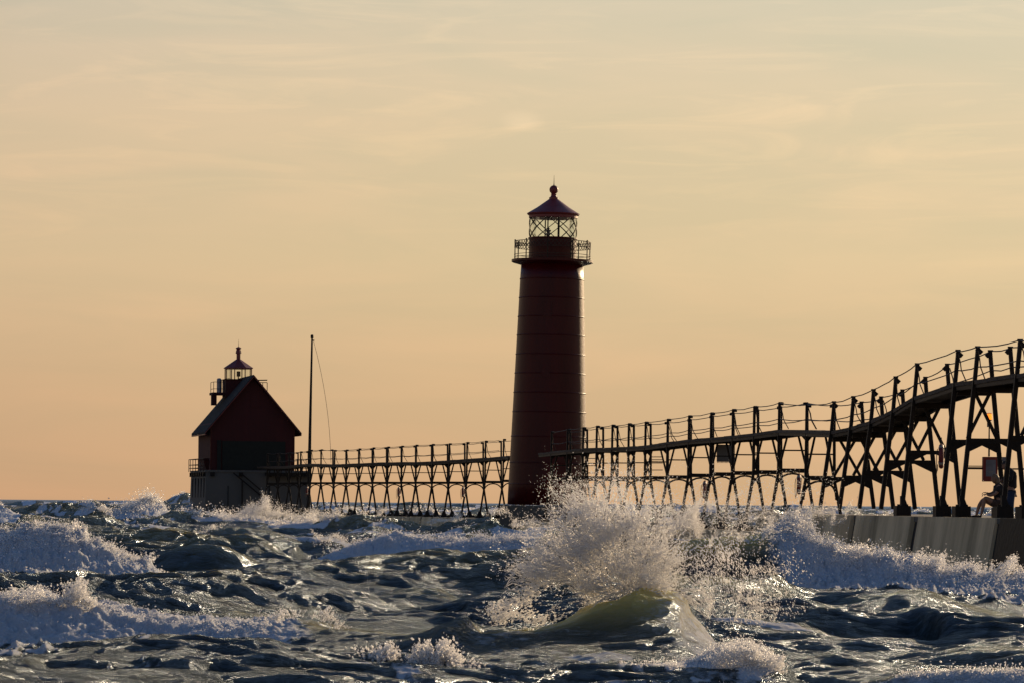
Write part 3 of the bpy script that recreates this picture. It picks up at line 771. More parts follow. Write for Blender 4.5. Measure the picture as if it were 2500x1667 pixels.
crest_spray('crest_spray', 'white splash leaping at the bottom edge, left of centre', [(895,1632,32,26,4,-50),(935,1605,26,16,2.4,-40),(960,1606,9,28,1.8,0),(910,1650,60,16,3.4,0)], 13000, 41.9, 0.12, (930, 1720), fil=7, fl=9, rmin=1.0, rmax=3.0, elong=1.8)
crest_spray('crest_spray', 'taller white splash leaping at the bottom edge near the centre', [(1040,1618,30,26,4,-50),(1085,1596,26,16,2.4,0),(1115,1622,38,28,5,20),(1155,1645,38,18,2.6,20),(1080,1648,70,18,4,0),(1010,1610,6,18,0.9,0)], 18000, 41.7, 0.14, (1080, 1730), fil=7, fl=9, rmin=1.0, rmax=3.0, elong=1.8)
crest_spray('crest_spray', 'white splash rising from the near foam mound at the bottom, right of centre', [(1810,1592,26,14,4,0),(1850,1605,24,20,4,40),(1890,1635,22,22,3,40),(1780,1610,40,16,3,-10),(1840,1640,60,20,3,0)], 9000, 42.6, 0.15, (1820, 1720), fil=6, fl=8, rmin=0.8, rmax=2.6, elong=1.8)
crest_spray('crest_spray', 'white plume bursting off the breaker beside the end of the pier wall', [(1930,1290,40,26,4,-30),(1950,1280,24,22,5,0),(1880,1310,50,22,3,-20),(1840,1325,40,16,1.4,-10),(1950,1330,30,24,3,0)], 16000, 82.5, 0.5, (1990, 1420), fil=7, fl=11, rmin=0.8, rmax=2.2, elong=2.0)
crest_spray('crest_spray', 'fringe of splashes where the right breaker meets the pier wall', [(2060,1332,50,7,2,12),(2150,1350,60,8,2,5),(2250,1374,40,10,2,10),(2295,1382,8,16,1.4,0),(2350,1392,60,12,3,0),(2460,1396,60,14,3,0),(2470,1380,6,22,0.6,30)], 9000, 81.5, 0.5, (2200, 1500), fil=5, fl=9, rmin=0.8, rmax=2.1, elong=2.0)
crest_spray('crest_spray', 'gold plume of spray breaking over the pier before the red house', [(625,1242,14,12,3,0),(650,1232,26,14,3,0),(690,1240,34,12,3,0),(735,1248,30,7,2,0),(610,1256,22,8,2,0)], 10000, 255, 1.2, (640, 1290), fil=4, fl=6, rmin=0.55, rmax=1.2, elong=1.2)
crest_spray('crest_spray', 'small gold plume on the pier edge midway between house and tower', [(925,1250,14,7,3,-30),(905,1258,12,5,2,-30),(770,1258,14,7,2,-20),(810,1252,24,6,0.8,0)], 2400, 232, 0.6, (900, 1280), fil=4, fl=4, rmin=0.5, rmax=1.1, elong=1.2)
crest_spray('crest_spray', 'fluffy white burst of a wave on the open lake far left', [(350,1240,22,14,4,-20),(375,1225,16,14,3,0),(392,1240,12,14,2,60),(330,1250,30,9,3,0),(270,1243,9,10,2,0)], 7000, 250, 1.0, (340, 1290), fil=4, fl=6, rmin=0.55, rmax=1.3, elong=1.2)
crest_spray('crest_spray', 'golden fringe of drops on the green swell below the tower', [(1090,1262,26,5,2,-10),(1130,1270,20,4,1,10),(1210,1260,20,4,1.5,0),(1270,1276,26,8,2,20),(1330,1268,40,16,1.0,0)], 2600, 160.5, 0.3, (1150, 1330), fil=4, fl=4, rmin=0.6, rmax=1.3, elong=1.3)
crest_spray('crest_spray', 'low golden mist blowing over the high pier wall by the catwalk feet', [(2020,1253,70,6,3,0),(2120,1255,60,4,1.5,0),(1960,1262,40,10,2,0),(1880,1255,80,20,1.0,0)], 7000, 110, 1.5, (2000, 1500), fil=4, fl=9, rmin=0.5, rmax=1.0, elong=1.3)
crest_spray('crest_spray', 'white burst of water on the pier behind the central splash', [(1680,1265,26,26,4,0),(1705,1275,9,30,3,10),(1660,1285,30,20,3,0)], 7000, 128, 0.5, (1690, 1350), fil=5, fl=8, rmin=0.6, rmax=1.5, elong=1.4)
crest_spray('crest_spray', 'backlit golden drops along the broken crest of a small mid-distance wave', [(790,1312,30,6,2,0),(830,1322,24,8,2,20),(770,1322,20,10,1,0),(475,1308,14,10,2,-40),(500,1290,22,5,1.5,-15)], 1600, 124, 0.3, (800, 1360), fil=4, fl=5, rmin=0.6, rmax=1.4, elong=1.4)

# ------------------------------------------------------------ catwalk data read off the photo
def tab(s):
    v = [tuple(float(a) for a in p.split(':')) for p in s.split()]
    xs = np.array([a for a, b in v]); ys = np.array([b for a, b in v])
    return lambda x: float(np.interp(x, xs, ys))
SCL = tab('640:31.8 740:33.5 870:35.5 1000:37 1120:38.5 1240:40.5 1330:46 1422:50 1455:51 1573:54 1700:59.5 1839:65 1967:70 2028:77 2124:80 2231:84 2330:88 2378:91 2480:95 2640:102')
YD = tab('640:1138 706:1137 733:1134 752:1130 800:1132 850:1132 910:1129 980:1127 1054:1127 1120:1122 1200:1117 1245:1113 1340:1105 1422:1096 1455:1093 1533:1091 1573:1089 1627:1084 1650:1080 1679:1075 1734:1069 1786:1066 1839:1061 1900:1054 1940:1047 1967:1045 1990:1046 2010:1051 2028:1055 2075:1051 2124:1039 2178:1023 2200:1012 2231:994 2262:975 2300:951 2331:941 2379:934 2482:919 2640:897')
YR = tab('640:1106 733:1102 783:1095 842:1098 876:1095 910:1092 946:1090 980:1088 1015:1086 1055:1083 1096:1082 1138:1080 1180:1076 1232:1073 1340:1056 1422:1044 1455:1041 1493:1037 1533:1035 1573:1031 1627:1026 1679:1018 1734:1009 1786:1003 1839:994 1900:987 1967:975 1990:984 2028:989 2075:977 2124:964 2178:945 2231:912 2270:888 2331:861 2379:853 2482:835 2640:815')
YG = tab('640:1178 735:1176 882:1175 1178:1174 1490:1170 1240:1170 1422:1161 1573:1162 1679:1158 1734:1152 1786:1151 1839:1147 1900:1146 1967:1139 2000:1160 2028:1163 2075:1163 2124:1159 2178:1144 2231:1117 2331:1074 2379:1072 2482:1066 2640:1055'.replace('1490:1170 ', ''))
ZLOW, ZHIGH = H - 0.95, H - 0.29
def zof(y, s, x):
    dx, dy = x - CX, HY - y
    return H + (dx * sa + dy * ca) / s

def deck_pt(x, s=None, f=YD):
    s = s or SCL(x)
    return at(x, f(x), F / s)

# ------------------------------------------------------------ one catwalk frame
def frame(parent, xl, xr, W, high, arch, label=None, foot_l=True, foot_r=True):
    xc = (xl + xr) / 2
    s = SCL(xc)
    C = at(xc, HY, F / s)
    zg = ZHIGH if high else ZLOW
    zd = zof(YD(xc), s, xc); zr = zof(YR(xc), s, xc); zG = zof(YG(xc), s, xc)
    # direction across the walkway, from the local run of the path
    A, B = at(xl - 45, HY, F / SCL(xl - 45)), at(xr + 45, HY, F / SCL(xr + 45))
    d = (B - A); d.z = 0; d.normalize()
    ac = Vector((-d.y, d.x, 0)); ac = ac if ac.x > 0 else -ac
    ang = max(-0.35, min(0.35, math.atan2(ac.y, ac.x)))
    w = (xr - xl) / s / math.cos(ang) / 2
    part = empty('support_frame', (0, 0, 0)); part.parent = parent
    root = MB()
    T = Matrix.Translation((C.x, C.y, 0)) @ Matrix.Rotation(ang, 4, 'Z')
    def P(x, y, z): return T @ Vector((x, y, z))
    up = P(0, 1, 0) - P(0, 0, 0)
    flare = 0.33 if arch else 0.36
    t = 0.10 if arch else 0.115
    m = MB()
    gt = 0.15 if arch else 0.11
    # girder
    if arch: m.bar(P(-w, 0, zG - gt / 2), P(w, 0, zG - gt / 2), gt, 0.16, up)
    if arch:
        m.bar(P(-w, 0, zd - 0.19), P(w, 0, zd - 0.19), 0.09, 0.12, up)
        zs = zG + 0.52 * (zd - 0.14 - zG)
        m.bar(P(-w, 0, zs), P(w, 0, zs), 0.05, 0.06, up)
        for sg in (-1, 1):
            m.bar(P(sg * w * 0.96, 0.04, zG), P(sg * w * 0.36, 0.04, zd - 0.16), 0.07, 0.08, up)
            # haunch under the deck
            q = [P(sg * w * 0.98, dy, z) for dy, z in ((-0.05, zd - 0.14), (0.05, zd - 0.14))]
            m.hexa([P(sg * w, -0.04, zd - 0.42), P(sg * w * 0.93, -0.04, zd - 0.42), P(sg * w * 0.93, 0.04, zd - 0.42), P(sg * w, 0.04, zd - 0.42),
                    P(sg * w, -0.04, zd - 0.15), P(sg * w * 0.45, -0.04, zd - 0.15), P(sg * w * 0.45, 0.04, zd - 0.15), P(sg * w, 0.04, zd - 0.15)])
        # arch below the girder
        n = 10; pr = None
        for i in range(n + 1):
            a = math.pi * i / n
            hh = 0.62
            xx = -math.cos(a) * (w + 0.08)
            zz = zG - gt - 0.03 - hh + hh * math.sin(a) ** 0.75
            p = P(xx, 0, zz)
            if pr is not None: m.bar(pr, p, 0.065, 0.09, up)
            pr = p
    else:
        # haunched girder and crossed braces
        w0 = w; w = w0 + 0.02 + (flare - 0.02) * (zd - zG) / (zd - zg - 0.2)
        m.bar(P(-w, 0, zG - gt / 2), P(w, 0, zG - gt / 2), gt, 0.155, up)
        for sg in (-1, 1):
            m.hexa([P(sg * (w + 0.10), -0.05, zG - 0.37), P(sg * (w + 0.03), -0.05, zG - 0.37), P(sg * (w + 0.03), 0.05, zG - 0.37), P(sg * (w + 0.10), 0.05, zG - 0.37),
                    P(sg * w, -0.05, zG - gt), P(sg * w * 0.22, -0.05, zG - gt), P(sg * w * 0.22, 0.05, zG - gt), P(sg * w, 0.05, zG - gt)])
            if abs(xl - 2331) > 2:
                so = -0.30 if abs(xl - 2379) < 2 else 0.0
                m.bar(P(sg * w * 0.62 + so, 0.07 * sg, zG), P(-sg * w * 0.30 + so, 0.07 * sg, zd - 0.30), 0.085, 0.06, up)
        bm_ = MB(); bm_.bar(P(-w0 * 0.95, 0, zd - 0.25), P(w0 * 0.95, 0, zd - 0.25), 0.16, 0.2, up); bm_.build('deck_beam', M['iron'], part)
        w = w0
    m.build('cross_girder', M['iron'], part)
    for sg in (-1, 1):
        l = MB()
        if arch:
            l.bar(P(sg * (w + flare), 0, zg + 0.12), P(sg * (w + 0.01), 0, zG - 0.15), t, t, up)
            l.bar(P(sg * (w + 0.01), 0, zG - 0.15), P(sg * (w - 0.015), 0, zr - 0.02), t * 0.95, t, up)
        else:
            l.bar(P(sg * (w + flare), 0, zg + 0.2), P(sg * (w + 0.02), 0, zd), t, t, up)
            l.bar(P(sg * (w + 0.02), 0, zd), P(sg * (w - 0.06), 0, zr), t * 0.9, t * 0.9, up)
        # cable bracket at the head of the post
        l.box((0, 0, 0), (0.0001, 0.0001, 0.0001)) if False else None
        l.bar(P(sg * (w - 0.03) - 0.01, 0, zr - 0.06), P(sg * (w - 0.10) + sg * -0.06, 0, zr - 0.06 - (0.0 if arch else 0.12)), 0.11, 0.10, up)
        l.bar(P(sg * (w - 0.05) - 0.07, 0, zr - 0.015), P(sg * (w - 0.05) + 0.07, 0, zr - 0.015), 0.04, 0.07, up)
        l.build('leg', M['iron'], part, bevel=0.008)
        if not ((sg < 0 and foot_l) or (sg > 0 and foot_r)): continue
        fz = zg
        k = MB()
        c = sg * (w + flare)
        if high and xc < 2260: continue
        if high:
            # gusset and concrete-filled block
            k.hexa([P(c - 0.04, -0.10, fz + 0.30), P(c + 0.15, -0.10, fz + 0.30), P(c + 0.15, 0.10, fz + 0.30), P(c - 0.04, 0.10, fz + 0.30),
                    P(c - 0.05, -0.06, fz + 0.58), P(c + 0.05, -0.06, fz + 0.58), P(c + 0.05, 0.06, fz + 0.58), P(c - 0.05, 0.06, fz + 0.58)])
            k.hexa([P(c - 0.20, -0.22, fz - 0.01), P(c + 0.22, -0.22, fz - 0.01), P(c + 0.22, 0.22, fz - 0.01), P(c - 0.20, 0.22, fz - 0.01),
                    P(c - 0.20, -0.22, fz + 0.30), P(c + 0.21, -0.22, fz + 0.30), P(c + 0.21, 0.22, fz + 0.30), P(c - 0.20, 0.22, fz + 0.30)])
            for bx in (-0.12, 0.12):
                k.bar(P(c + bx, -0.1, fz + 0.30), P(c + bx, -0.1, fz + 0.345), 0.07, 0.07, up)
        else:
            k.hexa([P(c - 0.30, -0.26, fz - 0.01), P(c + 0.30, -0.26, fz - 0.01), P(c + 0.30, 0.26, fz - 0.01), P(c - 0.30, 0.26, fz - 0.01),
                    P(c - 0.27, -0.22, fz + 0.14), P(c + 0.27, -0.22, fz + 0.14), P(c + 0.27, 0.22, fz + 0.14), P(c - 0.27, 0.22, fz + 0.14)])
            k.hexa([P(c - 0.16, -0.12, fz + 0.14), P(c + 0.16, -0.12, fz + 0.14), P(c + 0.16, 0.12, fz + 0.14), P(c - 0.16, 0.12, fz + 0.14),
                    P(c - 0.06, -0.06, fz + 0.42), P(c + 0.06, -0.06, fz + 0.42), P(c + 0.06, 0.06, fz + 0.42), P(c - 0.06, 0.06, fz + 0.42)])
        k.build('footing', M['iron'], part)
    heads = [P(-(w - 0.02), 0, zr - 0.02), P(w - 0.02, 0, zr - 0.02)]
    return dict(C=C, heads=heads, w=w, P=P, zd=zd, zr=zr, zG=zG, zg=zg, xc=xc)

def catwalk(name, label, bents, x0, x1):
    root = empty(name, at((x0 + x1) / 2, 1262, F / SCL((x0 + x1) / 2)), label=label, cat='catwalk')
    # parts are laid out in world space below this thing
    inv = Matrix.Translation(-Vector(root.location))
    fr = []
    for b in bents:
        fr.append(frame(root, *b))
    # deck: planks over two stringers following the frames
    kn = [x0] + [f['xc'] for f in fr if x0 + 4 < f['xc'] < x1 - 4] + [x1]
    xs = sorted(set(q for a_, b_ in zip(kn[:-1], kn[1:]) for q in np.linspace(a_, b_, 4)))
    zk = {k_: at(k_, YD(k_), F / SCL(k_)) for k_ in kn}
    dm = MB(); sm_ = MB()
    def edge(x, sg, dz):
        i_ = max(0, min(len(kn) - 2, int(np.searchsorted(kn, x)) - 1))
        pa_, pb_ = zk[kn[i_]], zk[kn[i_ + 1]]
        t_ = (x - kn[i_]) / (kn[i_ + 1] - kn[i_])
        c = pa_.lerp(pb_, t_)
        A, B = at(x - 45, HY, F / SCL(x - 45)), at(x + 45, HY, F / SCL(x + 45))
        d = (B - A); d.z = 0; d.normalize()
        ac = Vector((-d.y, d.x, 0)); ac = ac if ac.x > 0 else -ac
        w = np.interp(x, [f['xc'] for f in fr], [f['w'] for f in fr])
        return c + ac * sg * (w + 0.03) + Vector((0, 0, dz))
    for a, b in zip(xs[:-1], xs[1:]):
        dz = wr.uniform(-0.012, 0.012)
        dm.hexa([edge(a, -1, -0.105 + dz), edge(a, 1, -0.105 + dz), edge(b, 1, -0.105 + dz), edge(b, -1, -0.105 + dz),
                 edge(a, -1, dz), edge(a, 1, dz), edge(b, 1, dz), edge(b, -1, dz)])
        for sg in (-0.85, 0.85):
            p, q = edge(a, sg, -0.155), edge(b, sg, -0.155)
            sm_.bar(p, q, 0.10, 0.10, (0, 0, 1))
    objs = [dm.build('deck', M['timber'], root), sm_.build('stringers', M['iron'], root)]
    # hand cables: two a side
    for side_ in (0, 1):
        for lv in (1.0, 0.42):
            c = MB()
            pts = []
            for i in range(len(fr) - 1):
                a, b = fr[i], fr[i + 1]
                for t in (0, 0.25, 0.5, 0.75):
                    pa = a['heads'][side_].copy(); pb = b['heads'][side_].copy()
                    pa.z = a['zd'] + (a['zr'] - a['zd']) * lv - 0.03; pb.z = b['zd'] + (b['zr'] - b['zd']) * lv - 0.03
                    p = pa.lerp(pb, t); p.z -= 0.045 * 4 * t * (1 - t) * wr.uniform(0.6, 1.3)
                    pts.append(p)
            c.tube(pts, 0.017, 5)
            objs.append(c.build('hand_cable', M['cable'], root))
        # conduit ends curling down the posts
        for i in range(0, len(fr), 1 if side_ == 0 else 3):
            c = MB()
            f = fr[i]; h = f['heads'][side_]
            zm = f['zd']
            j = wr.uniform(0.6, 1.3)
            c.tube([h + Vector((0.03, -0.05, -0.10)), Vector((h.x + 0.10 * j, h.y - 0.07, zm + 0.55)), Vector((h.x + 0.13 * j, h.y - 0.07, zm + 0.35)), Vector((h.x + 0.30 * j, h.y - 0.02, zm + 0.03))], 0.017, 5)
            objs.append(c.build('loose_cable', M['cable'], root))
    # undo the offset of the root for everything laid out in world space
    for o in root.children:
        o.matrix_parent_inverse = inv
    return root, fr

LEFTB = [(652,676),(680,704),(706,727),(733,752),(758,783),(783,812),(816,844),(845,875),(876,908),(910,943),(946,979),(980,1014),(1015,1053),(1055,1092),(1096,1134),(1139,1179),(1184,1223),(1228,1270)]
lb = [(a, b, 1.0, False, True) for a, b in LEFTB]
RB = [(1345,1392),(1384,1433),(1422,1472),(1455,1507),(1493,1547),(1533,1588),(1574,1630),(1628,1686),(1680,1740),(1734,1790),(1787,1850),(1839,1906),(1900,1970),(1967,2036)]
rb = [(a, b, 1.0, False, True) for a, b in RB]
HB = [(2030,2106),(2077,2154),(2126,2206),(2180,2262),(2232,2315),(2331,2420),(2379,2469),(2482,2578),(2540,2640)]
rb += [(a, b, 1.0, True, False, None, True, True) for a, b in HB]
cw1, fr1 = catwalk('catwalk', 'long dark iron and timber catwalk between the red house and the tall red tower', lb, 640, 1262)
cw2, fr2 = catwalk('catwalk', 'nearer catwalk on iron frames climbing from the tall tower to the right edge', rb, 1338, 2640)
cw1['group'] = cw2['group'] = 'raised catwalks along the pier'

# landing that ties the near catwalk to the tower, and its ladder
def world_part(mb, name, m, root, **k):
    o = mb.build(name, m, root, **k)
    o.matrix_parent_inverse = Matrix.Translation(-Vector(root.location))
    return o
st = MB()
a = at(1436, 1108, F / 49.5); b = at(1448, 1108, F / 49.5)
for i in range(9):
    z = ZLOW + 0.3 + i * 0.36
    st.box((a.x - 0.1, a.y + 0.3 + 0.05 * i, z), (a.x + 0.42, a.y + 0.5 + 0.05 * i, z + 0.035))
for dx in (-0.12, 0.44):
    st.bar((a.x + dx, a.y + 0.3, ZLOW), (a.x + dx, a.y + 0.85, ZLOW + 3.3), 0.05, 0.12)
world_part(st, 'ladder', M['rust'], cw2)
# grey board hung under the deck
p0, p1 = at(1750, 1084, F / 61.5), at(1785, 1126, F / 61.5)
g = MB(); g.box((p0.x, p0.y - 0.03, p1.z), (p1.x, p0.y + 0.03, p0.z))
for k in range(11):
    x = p0.x + 0.02 + k * (p1.x - p0.x - 0.06) / 10
    g.box((x, p0.y - 0.02, p1.z - 0.05), (x + 0.025, p0.y + 0.02, p1.z - 0.001))
o = g.build('board', M['sign']); tag(o, 'blank grey board with a toothed lower edge hung under the catwalk', 'board')
# small ladder frame beside the board
l = MB()
for yy in (1114, 1121, 1129, 1146):
    q0, q1 = at(1590, yy, F / 56), at(1618, yy, F / 56)
    l.bar(q0, q1, 0.035)
world_part(l, 'ladder', M['rust'], cw2)

# ------------------------------------------------------------ piers
def ribbon_edges(xs, off, frs):
    out = []
    for x in xs:
        s = SCL(x); c = at(x, HY, F / s)
        A, B = at(x - 60, HY, F / SCL(x - 60)), at(x + 60, HY, F / SCL(x + 60))
        d = (B - A); d.z = 0; d.normalize()
        ac = Vector((-d.y, d.x, 0)); ac = ac if ac.x > 0 else -ac
        out.append((Vector((c.x, c.y, 0)), ac, d))
    return out
def pier(name, label, xs, z, left, right, mface, mtop, dark_from=None, seg=3, gaps=(0.15, 0.4)):
    root = empty(name, (0, 0, 0), label=label, cat='pier')
    E = ribbon_edges(xs, 0, None)
    top = MB(); groove = MB()
    cor = []
    for c, ac, d in E:
        L = c - ac * left; R = c + ac * right
        cor.append((L, R))
    for i in range(len(cor) - 1):
        (L0, R0), (L1, R1) = cor[i], cor[i + 1]
        top.hexa([L0 + Vector((0.03, 0, z - 0.14)), R0 + Vector((0, 0, z - 0.14)), R1 + Vector((0, 0, z - 0.14)), L1 + Vector((0.03, 0, z - 0.14)),
                  L0 + Vector((0.03, 0, z)), R0 + Vector((0, 0, z)), R1 + Vector((0, 0, z)), L1 + Vector((0.03, 0, z))])
    top.build('walkway', mtop, root)
    # battered face made of cast panels with open joints
    pos = []
    for i in range(len(cor) - 1):
        pos.append((cor[i][0] - cor[i + 1][0]).length)
    tot = sum(pos)
    def Lat(u):
        u = max(0, min(tot - 1e-6, u)); k = 0
        while u > pos[k]: u -= pos[k]; k += 1
        t = u / pos[k]
        p = cor[k][0].lerp(cor[k + 1][0], t)
        ac = E[k][1].lerp(E[k + 1][1], t).normalized()
        return p, ac
    u = 0.0
    rr = random.Random(5)
    bat = 0.42
    while u < tot - 0.2:
        wd = min(tot - u, rr.uniform(*seg)); gap = rr.uniform(*gaps)
        if dark_from is not None:
            xp = lambda uu: Lat(uu)[0].x / Lat(uu)[0].y * F + CX
            if xp(u) < dark_from - 6 < xp(u + wd):
                while xp(u + wd) > dark_from and wd > 1.0: wd -= 0.1
        pr = rr.uniform(0.0, 0.05)
        n = 4
        m = MB()
        for k in range(n):
            a, b = u + gap + (wd - gap) * k / n, u + gap + (wd - gap) * (k + 1) / n
            pa, aa = Lat(a); pb, ab = Lat(b)
            def q(p, ac, off, zz): return Vector((p.x, p.y, zz)) - ac * off
            m.hexa([q(pa, aa, bat + pr, -0.9), q(pb, ab, bat + pr, -0.9), q(pb, ab, -0.3, -0.9), q(pa, aa, -0.3, -0.9),
                    q(pa, aa, pr, z + 0.012), q(pb, ab, pr, z + 0.012), q(pb, ab, -0.3, z + 0.012), q(pa, aa, -0.3, z + 0.012)])
        pm = Lat(u + wd / 2)[0]
        xpx = Lat(u)[0].x / Lat(u)[0].y * F + CX + 12
        is_dark = dark_from is not None and xpx > dark_from
        m.build('wall_panel', M['algae'] if is_dark else mface, root, label='black algae covered panel' if is_dark else None)
        pa, aa = Lat(u); pb, ab = Lat(u + gap)
        groove.hexa([q(pa, aa, bat - 0.08, -0.9), q(pb, ab, bat - 0.08, -0.9), q(pb, ab, -0.3, -0.9), q(pa, aa, -0.3, -0.9),
                     q(pa, aa, -0.08, z - 0.01), q(pb, ab, -0.08, z - 0.01), q(pb, ab, -0.3, z - 0.01), q(pa, aa, -0.3, z - 0.01)])
        u += wd
    groove.build('joints', M['joint'], root)
    return root
lowx = [600, 660, 740, 870, 1000, 1120, 1240, 1330, 1422, 1573, 1700, 1839, 1960, 2010]
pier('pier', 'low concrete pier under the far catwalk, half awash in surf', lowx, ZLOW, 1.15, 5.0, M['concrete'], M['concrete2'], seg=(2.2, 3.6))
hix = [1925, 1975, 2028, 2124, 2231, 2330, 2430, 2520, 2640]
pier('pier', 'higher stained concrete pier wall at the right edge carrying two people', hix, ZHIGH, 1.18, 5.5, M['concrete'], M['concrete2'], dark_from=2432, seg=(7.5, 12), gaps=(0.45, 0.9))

# ------------------------------------------------------------ tall tower
ST = 45.0; YT = F / ST
def tp(y): return H + (HY + 1 - y) / ST      # height from pixel row
base = at(1336, 1233, YT)
tw = empty('lighthouse', (base.x, base.y, tp(1233)), label='tall round dark red lighthouse tower with a glazed lantern beside the catwalk', cat='lighthouse')
tw.rotation_euler = (0, math.radians(0.75), 0)
Z0 = tp(1233)
def tz(y): return tp(y) - Z0
def tr(px): return px / ST
mb = MB()
prof = [(tr(97.5), 0)]
bands = [1182, 1130, 1066, 1006, 959, 912, 866, 820, 775, 729, 683]
for y in bands:
    r = tr(76.5 + (97.5 - 76.5) * (y - 648) / (1233 - 648)) / 1.0
    prof.append((r, tz(y)))
prof.append((tr(76.0), tz(648)))
mb.lathe(prof, n=72)
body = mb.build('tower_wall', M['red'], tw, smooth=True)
body.data.polygons[len(body.data.polygons) - 1].use_smooth = False
bandm = MB()
for y in bands:
    r = tr(76.5 + (97.5 - 76.5) * (y - 648) / (1233 - 648))
    z = tz(y)
    bandm.lathe([(r - 0.02, z - 0.035), (r + 0.018, z - 0.03), (r + 0.024, z), (r + 0.018, z + 0.03), (r - 0.02, z + 0.035)], n=72)
bandm.build('plate_bands', M['red'], tw, smooth=True)
# vertical rows of small windows and the door seen from the pier side
wn = MB()
for (ang, y) in ((-1.70, 760), (-1.70, 905)):
    r = tr(76.5 + 21 * (y - 648) / 585) + 0.01
    c = Vector((r * math.cos(ang), r * math.sin(ang), tz(y)))
    n = Vector((math.cos(ang), math.sin(ang), 0)); t = Vector((-n.y, n.x, 0))
    wn.hexa([c - t * 0.22 - n * 0.1 + Vector((0, 0, -0.4)), c + t * 0.22 - n * 0.1 + Vector((0, 0, -0.4)), c + t * 0.22 + n * 0.03 + Vector((0, 0, -0.4)), c - t * 0.22 + n * 0.03 + Vector((0, 0, -0.4)),
             c - t * 0.22 - n * 0.1 + Vector((0, 0, 0.4)), c + t * 0.22 - n * 0.1 + Vector((0, 0, 0.4)), c + t * 0.22 + n * 0.0 + Vector((0, 0, 0.4)), c - t * 0.22 + n * 0.0 + Vector((0, 0, 0.4))])
wn.build('window', M['red'], tw)
blk = MB(); blk.box((-2.55, -2.55, -2.6), (2.6, 2.6, -0.02))
blk.build('concrete_base', M['concrete2'], tw, bevel=0.05)
# gallery
GY0 = tz(648)
gd = MB(); gd.lathe([(tr(76), GY0 - 0.02), (tr(96), GY0 + 0.10), (tr(99.5), GY0 + 0.14), (tr(99.5), GY0 + 0.26), (tr(60), GY0 + 0.262)], n=64)
gal = gd.build('gallery', M['red'], tw)
zg0 = GY0 + 0.262
ra = tr(93)
for k in range(10):
    a = 2 * math.pi * (k + 0.28) / 10
    p = MB(); x, y = ra * math.cos(a), ra * math.sin(a)
    p.tube([(x, y, zg0), (x, y, zg0 + 1.02)], 0.03, 8); p.lathe([(0.045, -0.02), (0.045, 0.03), (0, 0.05)], (x, y, zg0 + 1.02), 8)
    p.build('rail_post', M['iron'], gal)
rl = MB()
for z in (zg0 + 0.99, zg0 + 0.66, zg0 + 0.13, zg0 + 0.27):
    if z == zg0 + 0.13: rl_top = rl; rl = MB()
    n = 56
    for k in range(n):
        a, b = 2 * math.pi * k / n, 2 * math.pi * (k + 1) / n
        rl.bar((ra * math.cos(a), ra * math.sin(a), z), (ra * math.cos(b), ra * math.sin(b), z), 0.026, 0.026, (0, 0, 1))
rl_low = rl; rl = rl_top; rl_low.build('lower_rails', M['rust'], gal)
n = 60
for k in range(n):
    for sg in (1, -1):
        a, b = 2 * math.pi * k / n, 2 * math.pi * (k + sg * 1.3) / n
        rl.bar((ra * math.cos(a), ra * math.sin(a), zg0 + 0.66), (ra * math.cos(b), ra * math.sin(b), zg0 + 0.99), 0.021, 0.021, (0, 0, 1))
rl.build('lattice_rail', M['rust'], gal)
# watch room drum
dr = MB(); dr.lathe([(tr(58), zg0), (tr(58), tz(586)), (tr(60), tz(585)), (tr(60), tz(582)), (tr(55), tz(582))], n=48)
dr.build('watch_room', M['red'], tw, smooth=False)
# lantern
lr = tr(57.5); zl0, zl1 = tz(582), tz(535)
gl = MB()
n = 40
for k in range(n):
    a, b = 2 * math.pi * k / n, 2 * math.pi * (k + 1) / n
    v = [gl.bm.verts.new((lr * math.cos(t), lr * math.sin(t), z)) for t, z in ((a, zl0), (b, zl0), (b, zl1), (a, zl1))]
    gl.bm.faces.new(v)
gl.build('lantern_glass', M['glass'], tw, smooth=True)
ba = MB()
for k in range(6):
    for sg in (1, -1):
        prv = None
        for i in range(9):
            a = 2 * math.pi * (k + 0.28) / 6 + sg * (i / 8) * 2 * math.pi / 6 * 0.95
            p = Vector((lr * 1.005 * math.cos(a), lr * 1.005 * math.sin(a), zl0 + (zl1 - zl0) * i / 8))
            if prv is not None: ba.bar(prv, p, 0.055, 0.04, (0, 0, 1))
            prv = p
for a in (-1.80, -1.36, 1.30, 1.9):
    ba.bar((lr * math.cos(a), lr * math.sin(a), zl0), (lr * math.cos(a), lr * math.sin(a), zl1), 0.07, 0.05)
ba.build('lantern_bars', M['iron'], tw)
rf = MB()
rf.lathe([(tr(55), tz(535)), (tr(59.5), tz(534)), (tr(59.5), tz(528)), (tr(63), tz(526)), (tr(64.5), tz(523)), (tr(40), tz(508)), (tr(11), tz(487)), (tr(11), tz(483)), (tr(8.5), tz(482)), (tr(6), tz(477)), (tr(7), tz(475)), (tr(5.5), tz(473))], n=48)
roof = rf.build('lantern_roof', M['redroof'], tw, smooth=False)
bl = MB(); c = tz(464)
bl.lathe([(0, c - tr(10.8))] + [(tr(10.8) * math.cos(t), c + tr(10.8) * math.sin(t)) for t in np.linspace(-1.3, 1.3, 14)] + [(0, c + tr(10.8))], n=28)
bl.build('ball_finial', M['redroof'], roof, smooth=True)
sp = MB(); sp.tube([(0, 0, tz(455)), (0, 0, tz(449)), (0, 0, tz(428))], [0.045, 0.02, 0.006], 6)
sp.build('lightning_rod', M['iron'], roof)
lp = MB(); lp.lathe([(0.10, zl0), (0.10, zl0 + 0.18), (0.22, zl0 + 0.20), (0.22, zl0 + 0.24), (0.07, zl0 + 0.26), (0.13, zl0 + 0.36), (0.16, zl0 + 0.42), (0.05, zl0 + 0.46), (0.08, zl0 + 0.52), (0, zl0 + 0.56)], (-0.25, 0, 0), 16)
lp.build('beacon_lamp', M['galv'], tw)

